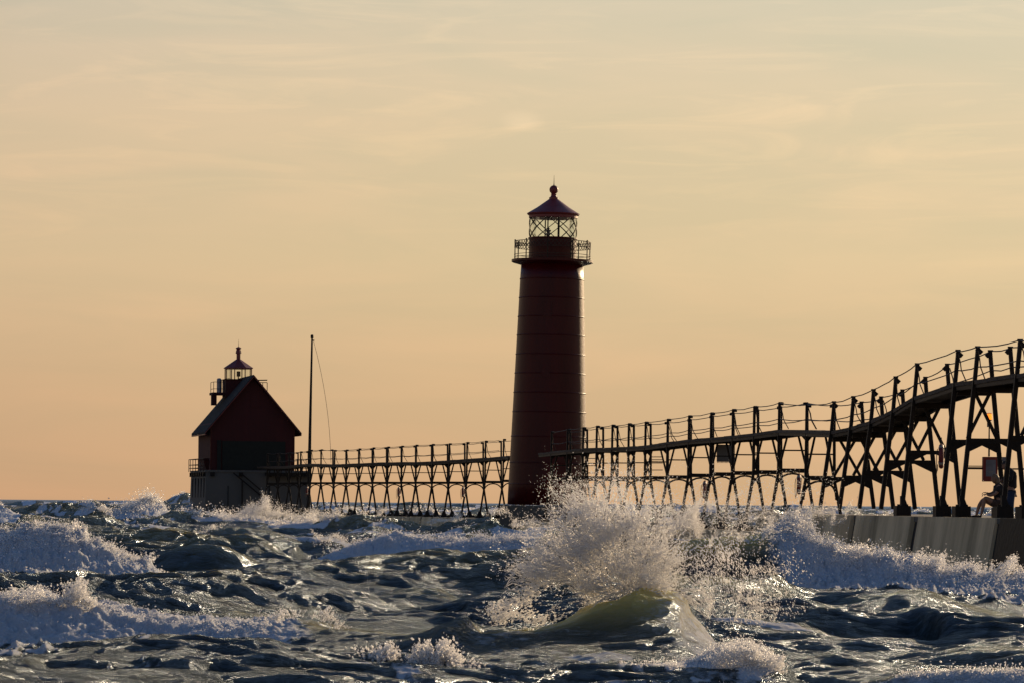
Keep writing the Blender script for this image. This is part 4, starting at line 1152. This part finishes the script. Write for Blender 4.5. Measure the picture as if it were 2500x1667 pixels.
# ------------------------------------------------------------ red house on its concrete base
SH = 31.6; YH = F / SH; TH = math.radians(11.5)
def hp(y): return H + (HY - 5 - y) / SH
hc = at(616, 1150, YH)
house = empty('lighthouse', (hc.x, hc.y, 0), TH, label='red gabled fog signal house with a small lantern on its roof, on a concrete base', cat='lighthouse')
hw = 3.25; hd = 8.2
zf, ze, za = hp(1147), hp(1037), hp(914)
wl = MB()
wl.prism([(-hw, zf), (hw, zf), (hw, ze + 0.05), (0, za - 0.28), (-hw, ze + 0.05)], 0, hd)
wall = wl.build('wall', M['redwall'], house)
cb = MB()
for x in (-hw - 0.03, hw - 0.09):
    cb.box((x, -0.03, zf + 0.01), (x + 0.12, -0.003, ze))
cb.build('corner_boards', M['red'], wall)
# roof slabs with overhang
rm = MB(); oh = 0.50; sl = (za - ze) / hw
for sg in (-1, 1):
    xe = sg * (hw + oh); zE = ze - oh * sl * 0.92
    th = 0.16
    p = [(0, -0.45, za), (xe, -0.45, zE), (xe, hd + 0.4, zE), (0, hd + 0.4, za)]
    rm.hexa([(x, y, z - th) for x, y, z in p] + [(x, y, z) for x, y, z in p] if sg > 0 else [(x, y, z - th) for x, y, z in p] + [(x, y, z) for x, y, z in p])
roofh = rm.build('roof', M['greyroof'], house)
fs = MB()
for sg in (-1, 1):
    xe = sg * (hw + oh); zE = ze - oh * sl * 0.92
    fs.bar((0, -0.46, za - 0.14), (xe, -0.46, zE - 0.10), 0.05, 0.2, (0, 1, 0))
    fs.box((min(xe, xe - sg * 0.12), -0.45, zE - 0.24), (max(xe, xe - sg * 0.12), hd + 0.4, zE - 0.163))
fs.build('fascia', M['redroof'], roofh)
gw = MB(); gw.box((-0.15, -0.05, hp(993)), (0.55, -0.002, hp(964)))
gw.build('gable_window', M['redwall'], wall)
dg = MB(); dg.box((-2.35, -0.06, zf + 0.02), (2.55, -0.002, hp(1076)))
dg.build('dark_front_panel', M['darkgreen'], wall)  # dark green panel across the lower front wall
pp = MB(); pp.box((-2.75, -0.14, zf - 0.1), (-2.45, -0.062, hp(1074))); pp.build('green_pipe', M['darkgreen'], wall)
# lantern room standing through the roof at the lake end
lx, ly = -0.36, hd - 2.0
lz0 = hp(921)
def hexring(mb_, r0, z0, r1, z1, n=8, c=(lx, ly)):
    mb_.lathe([(r0, z0), (r1, z1)], (c[0], c[1], 0), n, math.pi / n)
lt = MB(); lt.box((lx - 1.12, ly - 1.1, hp(965)), (lx + 1.1, ly + 1.1, lz0 - 0.0)); lt.box((lx - 1.2, ly - 1.2, lz0), (lx + 1.2, ly + 1.2, lz0 + 0.05))
lbase = lt.build('lantern_base', M['redwall'], house)
g2 = MB()
r8 = 1.08; zt = hp(892)
for k in range(8):
    a, b = 2 * math.pi * (k + .5) / 8, 2 * math.pi * (k + 1.5) / 8
    v = [g2.bm.verts.new((lx + r8 * math.cos(t), ly + r8 * math.sin(t), z)) for t, z in ((a, lz0 + 0.05), (b, lz0 + 0.05), (b, zt), (a, zt))]
    g2.bm.faces.new(v)
g2.build('lantern_glass', M['glass'], house)
b2 = MB()
for k in range(8):
    a = 2 * math.pi * (k + .5) / 8
    b2.bar((lx + r8 * math.cos(a), ly + r8 * math.sin(a), lz0), (lx + r8 * math.cos(a), ly + r8 * math.sin(a), zt), 0.07, 0.07)
    b2.bar((lx + r8 * math.cos(a), ly + r8 * math.sin(a), zt - 0.02), (lx + r8 * math.cos(a + math.pi / 4), ly + r8 * math.sin(a + math.pi / 4), zt - 0.02), 0.06, 0.06)
b2.build('lantern_bars', M['redroof'], house)
r2 = MB()
r2.lathe([(1.05, zt), (1.20, zt - 0.02), (1.20, zt + 0.04), (0.16, hp(869)), (0.16, hp(856)), (0.24, hp(855)), (0.20, hp(848)), (0.15, hp(845)), (0.23, hp(843)), (0.22, hp(841)), (0, hp(838))], (lx, ly, 0), 8, math.pi / 8)
r2.build('lantern_roof', M['redroof'], house)
s2 = MB(); s2.tube([(lx, ly, hp(838)), (lx, ly, hp(820))], [0.02, 0.006], 5); s2.build('lightning_rod', M['iron'], house)
l2 = MB(); l2.box((lx - 0.12, ly - 0.1, hp(912)), (lx + 0.16, ly + 0.1, hp(899))); l2.tube([(lx, ly, lz0 + 0.05), (lx, ly, hp(911))], 0.05, 6)
l2.build('beacon_lamp', M['iron'], house)
# side gallery with tank and railing
dk = MB(); dk.box((lx - 2.15, ly - 1.0, hp(959)), (lx - 1.12, ly + 1.1, hp(953)))
dk.box((lx - 2.18, ly - 0.9, hp(985)), (lx - 1.80, ly - 0.2, hp(959) - 0.002))
dk.build('dormer', M['redwall'], house)
tk = MB(); tk.lathe([(0.20, hp(953)), (0.20, hp(921)), (0.16, hp(918)), (0, hp(917))], (lx - 1.55, ly - 0.4, 0), 20); tk.build('vent_pipe', M['galv'], house, smooth=False)
rl2 = MB()
for x, y in ((lx - 2.05, ly - 0.9), (lx - 1.2, ly - 0.9), (lx - 2.05, ly + 1.0)):
    rl2.tube([(x, y, hp(953)), (x, y, hp(927))], 0.025, 6)
for z in (hp(927), hp(944)):
    rl2.tube([(lx - 2.05, ly + 1.0, z), (lx - 2.05, ly - 0.9, z), (lx - 1.2, ly - 0.9, z)], 0.022, 6)
for x in (lx + 1.95, lx + 2.3):
    rl2.tube([(x, ly, hp(955)), (x, ly, hp(926))], 0.03, 6)
rl2.tube([(lx + 1.1, ly, hp(926)), (lx + 2.3, ly, hp(926))], 0.03, 6)
rl2.tube([(lx + 1.2, ly, hp(921)), (lx + 2.3, ly, hp(920))], 0.05, 6)
rl2.box((lx + 1.1, ly - 0.5, hp(962)), (lx + 2.35, ly + 0.5, hp(957)))
rl2.build('gallery_rail', M['iron'], house)
# concrete base
bx0, bx1 = -3.65, 4.30
zb1 = hp(1152); bs = MB()
fl = 0.16
bs.hexa([(bx0 - fl, -0.7 - fl, -1.2), (bx1 + fl, -0.7 - fl, -1.2), (bx1 + fl, hd + 1.5, -1.2), (bx0 - fl, hd + 1.5, -1.2),
         (bx0, -0.7, zb1), (bx1, -0.7, zb1), (bx1, hd + 1.3, zb1), (bx0, hd + 1.3, zb1)])
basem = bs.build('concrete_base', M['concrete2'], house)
bc = MB(); bc.box((bx0 - 0.06, -0.78, zb1), (bx1 + 0.06, hd + 1.4, zf - 0.004)); bc.build('base_coping', M['concrete2'], house)
br = MB()
for k in range(7):
    y = -0.3 + k * 1.45
    br.box((bx0 - 0.22, y, zb1 - 0.34), (bx0 - 0.005, y + 0.35, zb1 + 0.0))
for k in range(4):
    x = bx0 + 0.3 + k * 2.2
    br.box((x, -0.95, zb1 - 0.32), (x + 0.32, -0.705, zb1 - 0.002))
br.build('brackets', M['iron'], basem)
stn = MB()
for k in range(5):
    y = 0.2 + k * 1.9
    stn.box((bx0 - 0.10, y, 2.1), (bx0 - 0.02, y + 0.10, 3.6))
for x in (-2.0, 1.2):
    stn.box((x, -0.80, -1), (x + 0.06, -0.72, 3.0))
stn.build('stain_strips', M['joint'], basem)
ft = MB(); ft.box((bx0 - 0.35, -0.9, -1.2), (bx0 - 0.17, hd + 1.6, 0.75)); ft.build('base_fender', M['concrete'], basem)
# railing round the base top, left and right
rr_ = MB(); z0_, z1_ = zf, hp(1119)
for y in (-0.6, 1.2, 3.0, 4.8, 6.6, 8.4, 9.4):
    rr_.tube([(bx0 - 0.2, y, z0_ - 0.1), (bx0 - 0.2, y, z1_)], 0.03, 6)
for z in (z1_, (z0_ + z1_) / 2, z0_ + 0.18):
    rr_.tube([(bx0 - 0.2, -0.6, z), (bx0 - 0.2, 9.4, z)], 0.028, 6)
    rr_.tube([(bx0 - 0.2, 9.4, z), (bx0 + 0.9, 9.4, z)], 0.028, 6)
for x in (3.4, 3.75, 4.1, 4.45):
    rr_.tube([(x, -0.6, z0_ - 0.1), (x, -0.6, z1_)], 0.03, 6)
for z in (z1_, (z0_ + z1_) / 2, z0_ + 0.18):
    rr_.tube([(hw, -0.6, z), (4.5, -0.6, z)], 0.028, 6)
rr_.build('railing', M['rust'], house)
tb = MB(); tb.hexa([(bx0 + 0.25, 1.2, z0_), (bx0 + 0.4, 1.2, z0_), (bx0 + 0.4, 3.4, z0_), (bx0 + 0.25, 3.4, z0_),
                    (bx0 - 0.12, 1.0, z1_ + 0.03), (bx0 + 0.4, 1.0, z1_ + 0.03), (bx0 + 0.4, 3.6, z1_ + 0.03), (bx0 - 0.12, 3.6, z1_ + 0.03)])
tb.build('side_chute', M['redwall'], house)
# stair down the front of the base
ss = MB()
for off in (0.0, 0.55):
    ss.bar((-1.6 + off, -1.0, zb1 - 0.05), (1.0 + off * 0.9, -1.0, 2.0 - 0.1), 0.10, 0.06)
ss.bar((-0.9, -0.95, zb1 - 0.6), (-0.9, -0.95, 1.6), 0.10)
ss.build('stair_rails', M['iron'], house)
ld = MB(); ld.box((0.9, -1.5, zb1 - 0.25), (4.4, -0.80, zb1 - 0.01)); ld.build('landing', M['iron'], house)

# ------------------------------------------------------------ flagpole
mp0 = at(752.5, 1256, F / 33.6); mp1 = at(762, 818, F / 33.6)
fp = empty('flagpole', (mp0.x, mp0.y, ZLOW), label='tall thin leaning pole standing on the pier right of the red house', cat='flagpole')
po = MB(); tq = mp1 - Vector((mp0.x, mp0.y, ZLOW))
q3 = tq * (300 / 437)
po.tube([(0, 0, 0), tuple(tq * 0.25), tuple(q3), tuple(tq)], [0.14, 0.13, 0.09, 0.065], 10)
po.build('pole', M['iron'], fp)
cp = MB(); cp.lathe([(0.075, -0.25), (0.11, -0.22), (0.11, -0.02), (0.06, 0.02), (0, 0.04)], tuple(tq), 10)
cp.box((tq.x, tq.y - 0.03, tq.z - 0.42), (tq.x + 0.17, tq.y + 0.03, tq.z - 0.34)); cp.build('pole_cap', M['iron'], fp)
gy = MB(); e = at(808, 1128, F / 34.4) - Vector((mp0.x, mp0.y, ZLOW))
gp = [Vector((tq.x + 0.1, tq.y, tq.z - 0.4)).lerp(e, t) for t in np.linspace(0, 1, 9)]
for i, g_ in enumerate(gp): g_.x += 0.28 * 4 * (i / 8) * (1 - i / 8); 
gy.tube(gp, 0.014, 5); gy.build('halyard', M['cable'], fp)

# ------------------------------------------------------------ life rings hung on the catwalk frames
def life_ring(x, y0, y1, s, label):
    p = at(x, (y0 + y1) / 2, F / s - 0.25)
    R = (y1 - y0) / s / 2
    root = empty('life_ring', p, label=label, cat='life ring', group='life rings hung on the catwalk legs')
    root.rotation_euler = (0, 0.10, math.radians(82))
    r = MB(); n = 30; rings = []
    rad = 0.07
    R -= rad
    for k in range(n):
        a = 2 * math.pi * k / n
        rings.append([r.bm.verts.new(((R + rad * math.cos(b)) * math.cos(a), rad * math.sin(b), (R + rad * math.cos(b)) * math.sin(a))) for b in [2 * math.pi * j / 10 for j in range(10)]])
    for k in range(n):
        for j in range(10):
            r.bm.faces.new((rings[k][j], rings[(k + 1) % n][j], rings[(k + 1) % n][(j + 1) % 10], rings[k][(j + 1) % 10]))
    r.build('ring', M['ring_red'], root, smooth=True)
    b = MB()
    for q in range(4):
        a = math.pi / 4 + q * math.pi / 2
        b.tube([(R * math.cos(a + t), 0, R * math.sin(a + t)) for t in (-0.14, 0, 0.14)], rad + 0.008, 10)
    b.build('band', M['ring_white'], root, smooth=True)
    rp = MB()
    rp.tube([(-R, 0.1, R * 0.6), (-R * 1.25, 0.12, 0), (-R * 1.05, 0.12, -R), (0, 0.12, -R * 1.7), (R * 0.5, 0.1, -R * 1.3), (R * 0.2, 0.1, -R * 0.8)], 0.012, 5)
    rp.tube([(0, 0, R), (0.02, 0, R + 0.25)], 0.014, 5)
    rp.build('rope', M['cable'], root)
    return root
life_ring(974, 1187, 1212, 37.2, 'life ring on the far catwalk, midway between the red house and the tower')
life_ring(1131, 1187, 1213, 39.5, 'life ring on the far catwalk, the one nearest the tower')
life_ring(1721, 1172, 1218, 61, 'life ring on a near catwalk leg above the central splash')
life_ring(1951, 1156, 1206, 69.5, 'life ring on the near catwalk leg just left of the high pier wall')
life_ring(2298, 1082, 1143, 87, 'red and white life ring hung highest of all, on the near catwalk')
life_ring(750.5, 1186, 1208, 33.8, 'small red life ring beside the foot of the tall pole')

# ------------------------------------------------------------ emergency cabinet and amber beacon
sB = 90.0; YB = F / sB
c0, c1 = at(2400, 1174, YB), at(2436, 1114, YB)
cab = empty('emergency_cabinet', ((c0.x + c1.x) / 2, YB, c0.z), label='red framed rescue cabinet with a grey panel fixed between the catwalk legs', cat='cabinet')
hwc = (c1.x - c0.x) / 2; hh = c1.z - c0.z
m = MB(); m.box((-hwc, 0, 0), (hwc, 0.24, hh)); m.build('case', M['cab_red'], cab, bevel=0.01)
m = MB(); m.box((-hwc + 0.075, -0.012, 0.14), (hwc - 0.055, -0.002, hh - 0.08)); m.build('panel', M['galv'], cab)
m = MB()
for k in range(3): m.box((-0.05, -0.016, 0.20 + 0.035 * k), (0.07, -0.0125, 0.21 + 0.035 * k))
m.build('lettering', M['ring_white'], cab)
m = MB()
for z in (hh * 0.62, hh * 0.56): m.tube([(-hwc - 0.50, 0.1, z), (-hwc, 0.1, z)], 0.014, 6)
m.bar((-hwc - 0.52, 0.14, hh * 0.52), (hwc + 0.9, 0.14, hh * 0.52), 0.04, 0.04)
m.build('mounting_arms', M['iron'], cab)
m = MB(); m.box((hwc + 0.004, 0.02, hh - 0.16), (hwc + 0.22, 0.22, hh + 0.0)); m.build('junction_box', M['galv'], cab)
bp = at(2416, 1113, YB)
bea = empty('warning_beacon', (bp.x, bp.y + 0.12, bp.z), label='amber warning beacon on a thin pole above the red cabinet', cat='beacon')
zb = lambda y: (1113 - y) / sB
m = MB(); m.tube([(0, 0, 0.0), (0, 0, zb(1041))], [0.026, 0.018], 8); m.build('pole', M['iron'], bea)
m = MB(); m.box((-0.055, -0.055, zb(1041)), (0.055, 0.055, zb(1030))); m.box((-0.02, -0.02, zb(1030)), (0.02, 0.02, zb(1026))); m.build('power_box', M['sign'], bea)
m = MB(); m.lathe([(0.06, zb(1026)), (0.065, zb(1023.5)), (0.052, zb(1023))], n=16); m.build('lamp_base', M['iron'], bea)
m = MB(); m.lathe([(0.070, zb(1023) + 0.001), (0.076, zb(1018)), (0.070, zb(1009)), (0.03, zb(1008.4))], n=20); m.build('amber_lens', M['amber'], bea)
m = MB(); m.lathe([(0.066, zb(1008.2)), (0.066, zb(1007)), (0, zb(1006.6))], n=16); m.build('lamp_cap', M['iron'], bea)

# ------------------------------------------------------------ people
def skinned(name, joints, edges, m, parent=None, root_=0, lv=2, **k):
    me = bpy.data.meshes.new(name)
    me.from_pydata([j[0] for j in joints], edges, [])
    o = bpy.data.objects.new(name, me); COL.objects.link(o)
    sk = o.modifiers.new('skin', 'SKIN'); sk.use_smooth_shade = True
    for i, j in enumerate(joints):
        v = me.skin_vertices[0].data[i]
        r = j[1]
        v.radius = (r, r) if not isinstance(r, tuple) else r
        v.use_root = (i == root_)
    ss_ = o.modifiers.new('sub', 'SUBSURF'); ss_.levels = lv; ss_.render_levels = lv
    me.materials.append(m)
    if parent: o.parent = parent
    return tag(o, **k)

def head(parent_name, c, yaw, pitch, hairm, parent, r=0.1, long_hair=False):
    """head with brow, nose, chin, ears and hair; faces local -X when yaw = 0"""
    b = MB()
    bmesh.ops.create_icosphere(b.bm, subdivisions=4, radius=1.0)
    for v in b.bm.verts:
        x, y, z = v.co
        sx, sy, sz = 0.098, 0.078, 0.118
        fx = x * sx; fy = y * sy; fz = z * sz
        if z < 0: fy *= 1 + 0.22 * z; fx *= 1 + 0.12 * z * (1 if x > 0 else 0.0)
        if x < -0.5 and z < 0.4: fx = fx * 0.94
        nose = math.exp(-((y / 0.16) ** 2 + ((z + 0.12) / 0.20) ** 2)) * (1 if x < 0 else 0)
        fx -= 0.026 * nose
        for sy_ in (-0.42, 0.42):
            fx += 0.012 * math.exp(-(((y - sy_) / 0.17) ** 2 + ((z - 0.05) / 0.12) ** 2)) * (1 if x < 0 else 0)
        lips = math.exp(-((y / 0.3) ** 2 + ((z + 0.50) / 0.08) ** 2)) * (1 if x < 0 else 0)
        fx -= 0.007 * lips
        chin = math.exp(-((y / 0.35) ** 2 + ((z + 0.85) / 0.16) ** 2)) * (1 if x < 0 else 0)
        fx -= 0.014 * chin
        v.co = (fx, fy, fz)
    for sy_ in (-1, 1):
        b.tube([(0.006, sy_ * 0.074, -0.012), (0.010, sy_ * 0.088, 0.0), (0.012, sy_ * 0.086, 0.02)], [0.014, 0.02, 0.012], 8)
    o = b.build('head', M['skin'], parent, smooth=True)
    h = MB(); bmesh.ops.create_icosphere(h.bm, subdivisions=4, radius=1.0)
    rr = random.Random(9)
    dele = [v for v in h.bm.verts if v.co.x < -0.28 and v.co.z < 0.42]
    bmesh.ops.delete(h.bm, geom=dele, context='VERTS')
    for v in h.bm.verts:
        x, y, z = v.co
        k = 1.13 + 0.03 * math.sin(9 * z + 14 * y) + rr.uniform(-0.01, 0.01)
        fz = z * 0.118 * k
        if z < -0.1 and x > -0.1:
            fz *= 1.7 if long_hair else 0.9
        v.co = (x * 0.100 * k + 0.006, y * 0.080 * k, fz)
    hh_ = h.build('hair', hairm, parent, smooth=True)
    for q in (o, hh_):
        q.location = c; q.rotation_euler = (0, pitch, yaw)
    return o

def hand(parent, c, fdir, palm_n, m, curl=0.9):
    """palm with five separate, unequal, bent fingers"""
    f = Vector(fdir).normalized(); n = Vector(palm_n); n = (n - f * n.dot(f)).normalized(); s = f.cross(n)
    c = Vector(c)
    J = [(c, (0.026, 0.016)), (c + f * 0.045, (0.034, 0.014)), (c + f * 0.085, (0.034, 0.012))]
    Ed = [(0, 1), (1, 2)]
    skinned('palm', J, Ed, m, parent, lv=1)
    L = [0.070, 0.080, 0.074, 0.058]
    for k in range(4):
        p = c + f * 0.082 + s * (0.030 - 0.020 * k)
        pts = [p]; a = 0.25
        for q in range(3):
            a += curl * (0.45 + 0.1 * k / 3)
            p = p + (f * math.cos(a) + n * math.sin(a)) * L[k] * (0.45, 0.32, 0.23)[q]
            pts.append(p)
        skinned('finger', [(v, 0.0085 - 0.001 * i) for i, v in enumerate(pts)], [(0, 1), (1, 2), (2, 3)], m, parent, lv=1)
    p = c + f * 0.02 + s * 0.028
    skinned('thumb', [(p, 0.011), (p + s * 0.028 + f * 0.022, 0.010), (p + s * 0.034 + f * 0.050 + n * 0.02, 0.0085)], [(0, 1), (1, 2)], m, parent, lv=1)

# seated person: facing left, knees up, forearms resting on the knees. 1 px = 1/sP m
sP = 94.0; YP = F / sP
def pp_(x, y, dy=0.0):
    v = at(x, y, YP) ; v.y += dy; return v
o0 = pp_(2443, 1262)
per = empty('person', (o0.x, o0.y - 0.35, ZHIGH), label='seated person in dark top and shorts, bare legs stretched left, on the pier', cat='person')
def L1(x, y, dy=0.0):
    v = at(x, y, YP - 0.35); return Vector((v.x - per.location.x, dy, v.z - ZHIGH))
body = skinned('body', [
    (L1(2437,1226), 0.115),(L1(2439,1212), 0.125),(L1(2440,1196), 0.135),(L1(2437,1183), 0.125),(L1(2433,1177), 0.055),
    (L1(2434,1231,-0.09), 0.095),(L1(2418,1222,-0.10), 0.085),(L1(2403,1214,-0.11), 0.066),(L1(2400,1230,-0.11), 0.056),(L1(2396,1248,-0.11), 0.040),(L1(2394,1258,-0.11), 0.036),
    (L1(2434,1231,0.09), 0.095),(L1(2416,1224,0.11), 0.085),(L1(2402,1218,0.14), 0.066),(L1(2392,1234,0.15), 0.056),(L1(2387,1250,0.15), 0.040),(L1(2385,1259,0.15), 0.036),
    (L1(2438,1186,-0.17), 0.060),(L1(2430,1204,-0.20), 0.048),(L1(2416,1209,-0.14), 0.038),(L1(2408,1206,-0.08), 0.028),
    (L1(2438,1186,0.17), 0.060),(L1(2428,1202,0.20), 0.048),(L1(2416,1205,0.12), 0.038),(L1(2409,1202,0.06), 0.028)],
    [(0,1),(1,2),(2,3),(3,4),(0,5),(5,6),(6,7),(7,8),(8,9),(9,10),(0,11),(11,12),(12,13),(13,14),(14,15),(15,16),(3,17),(17,18),(18,19),(19,20),(3,21),(21,22),(22,23),(23,24)], M['skin'], per)
skinned('top', [(L1(2438,1222), 0.145),(L1(2440,1210), 0.152),(L1(2440,1196), 0.16),(L1(2437,1184), 0.145),(L1(2435,1179), 0.085),
    (L1(2438,1187,-0.16), 0.082),(L1(2432,1201,-0.20), 0.070),(L1(2438,1187,0.16), 0.082),(L1(2430,1200,0.20), 0.070)],
    [(0,1),(1,2),(2,3),(3,4),(3,5),(5,6),(3,7),(7,8)], M['blackcloth'], per)
skinned('shorts', [(L1(2438,1228), 0.140),(L1(2438,1218), 0.14),(L1(2430,1229,-0.09), 0.115),(L1(2413,1220,-0.10), 0.100),(L1(2430,1229,0.09), 0.115),(L1(2412,1222,0.11), 0.10)],
    [(0,1),(0,2),(2,3),(0,4),(4,5)], M['shorts'], per)
for dy, x in ((-0.11, 2394), (0.15, 2385)):
    skinned('shoe', [(L1(x + 2,1259,dy), 0.042),(L1(x - 5,1260,dy), 0.038),(L1(x - 13,1261,dy - 0.01), 0.028)], [(0,1),(1,2)], M['blackcloth'], per, lv=2)
head('head', L1(2429,1168), 0.15, -0.22, M['hair'], per, long_hair=True)
hand(per, L1(2408,1206,-0.08), (-1, 0.1, 0.0), (0, 0.2, -1), M['skin'], 0.9)
hand(per, L1(2409,1202,0.06), (-1, -0.2, 0.1), (0, -0.2, -1), M['skin'], 0.9)

# standing person behind, leaning forward against the frame
per2 = empty('person', (pp_(2462,1262).x, YP + 0.55, ZHIGH), label='standing person in dark jacket and blue jeans leaning over behind the seated one', cat='person')
def L2(x, y, dy=0.0):
    v = at(x, y, YP + 0.55); return Vector((v.x - per2.location.x, dy, v.z - ZHIGH))
skinned('body', [
    (L2(2466,1192), 0.125),(L2(2465,1178), 0.13),(L2(2464,1162), 0.15),(L2(2461,1148), 0.13),(L2(2457,1141), 0.055),
    (L2(2466,1202,-0.09), 0.10),(L2(2465,1228,-0.10), 0.075),(L2(2466,1254,-0.10), 0.05),(L2(2460,1259,-0.10), 0.042),
    (L2(2466,1202,0.09), 0.10),(L2(2461,1228,0.10), 0.075),(L2(2462,1254,0.10), 0.05),(L2(2456,1259,0.10), 0.042),
    (L2(2464,1152,-0.19), 0.062),(L2(2462,1172,-0.24), 0.05),(L2(2448,1178,-0.2), 0.036),
    (L2(2463,1152,0.19), 0.062),(L2(2456,1170,0.22), 0.05),(L2(2444,1172,0.16), 0.036)],
    [(0,1),(1,2),(2,3),(3,4),(0,5),(5,6),(6,7),(7,8),(0,9),(9,10),(10,11),(11,12),(3,13),(13,14),(14,15),(3,16),(16,17),(17,18)], M['skin'], per2)
skinned('jacket', [(L2(2468,1194), 0.17),(L2(2468,1184), 0.175),(L2(2468,1172), 0.165),(L2(2468,1160), 0.19),(L2(2463,1148), 0.155),(L2(2459,1143), 0.095),
    (L2(2466,1152,-0.18), 0.09),(L2(2463,1170,-0.25), 0.075),(L2(2451,1177,-0.21), 0.055),(L2(2465,1152,0.18), 0.09),(L2(2458,1169,0.23), 0.075),(L2(2448,1172,0.17), 0.055)],
    [(0,1),(1,2),(2,3),(3,4),(4,5),(4,6),(6,7),(7,8),(4,9),(9,10),(10,11)], M['blackcloth'], per2)
skinned('jeans', [(L2(2468,1190), 0.165),(L2(2467,1200,-0.09), 0.13),(L2(2466,1226,-0.10), 0.10),(L2(2467,1254,-0.10), 0.075),(L2(2467,1200,0.09), 0.13),(L2(2462,1226,0.10), 0.10),(L2(2463,1254,0.10), 0.075)],
    [(0,1),(1,2),(2,3),(0,4),(4,5),(5,6)], M['jeans'], per2)
head('head', L2(2455,1136), 0.1, -0.35, M['darkhair'], per2)
hand(per2, L2(2448,1178,-0.2), (-1, 0.0, -0.1), (0, 0.2, -1), M['skin'], 0.9)
hand(per2, L2(2444,1172,0.16), (-1, -0.1, -0.1), (0, -0.2, -1), M['skin'], 0.9)
# block the seated person sits on
bq = at(2448, 1262, YP - 0.35)
bb = MB(); bb.box((bq.x - 0.26, bq.y - 0.28, ZHIGH - 0.01), (bq.x + 0.24, bq.y + 0.28, ZHIGH + 0.27))
for dx in (-0.2, 0.12): bb.box((bq.x + dx, bq.y - 0.2, ZHIGH + 0.27), (bq.x + dx + 0.06, bq.y + 0.2, ZHIGH + 0.29))
o = bb.build('mooring_block', M['iron'], bevel=0.02); tag(o, 'dark block at the pier edge that the seated person sits on', 'block')
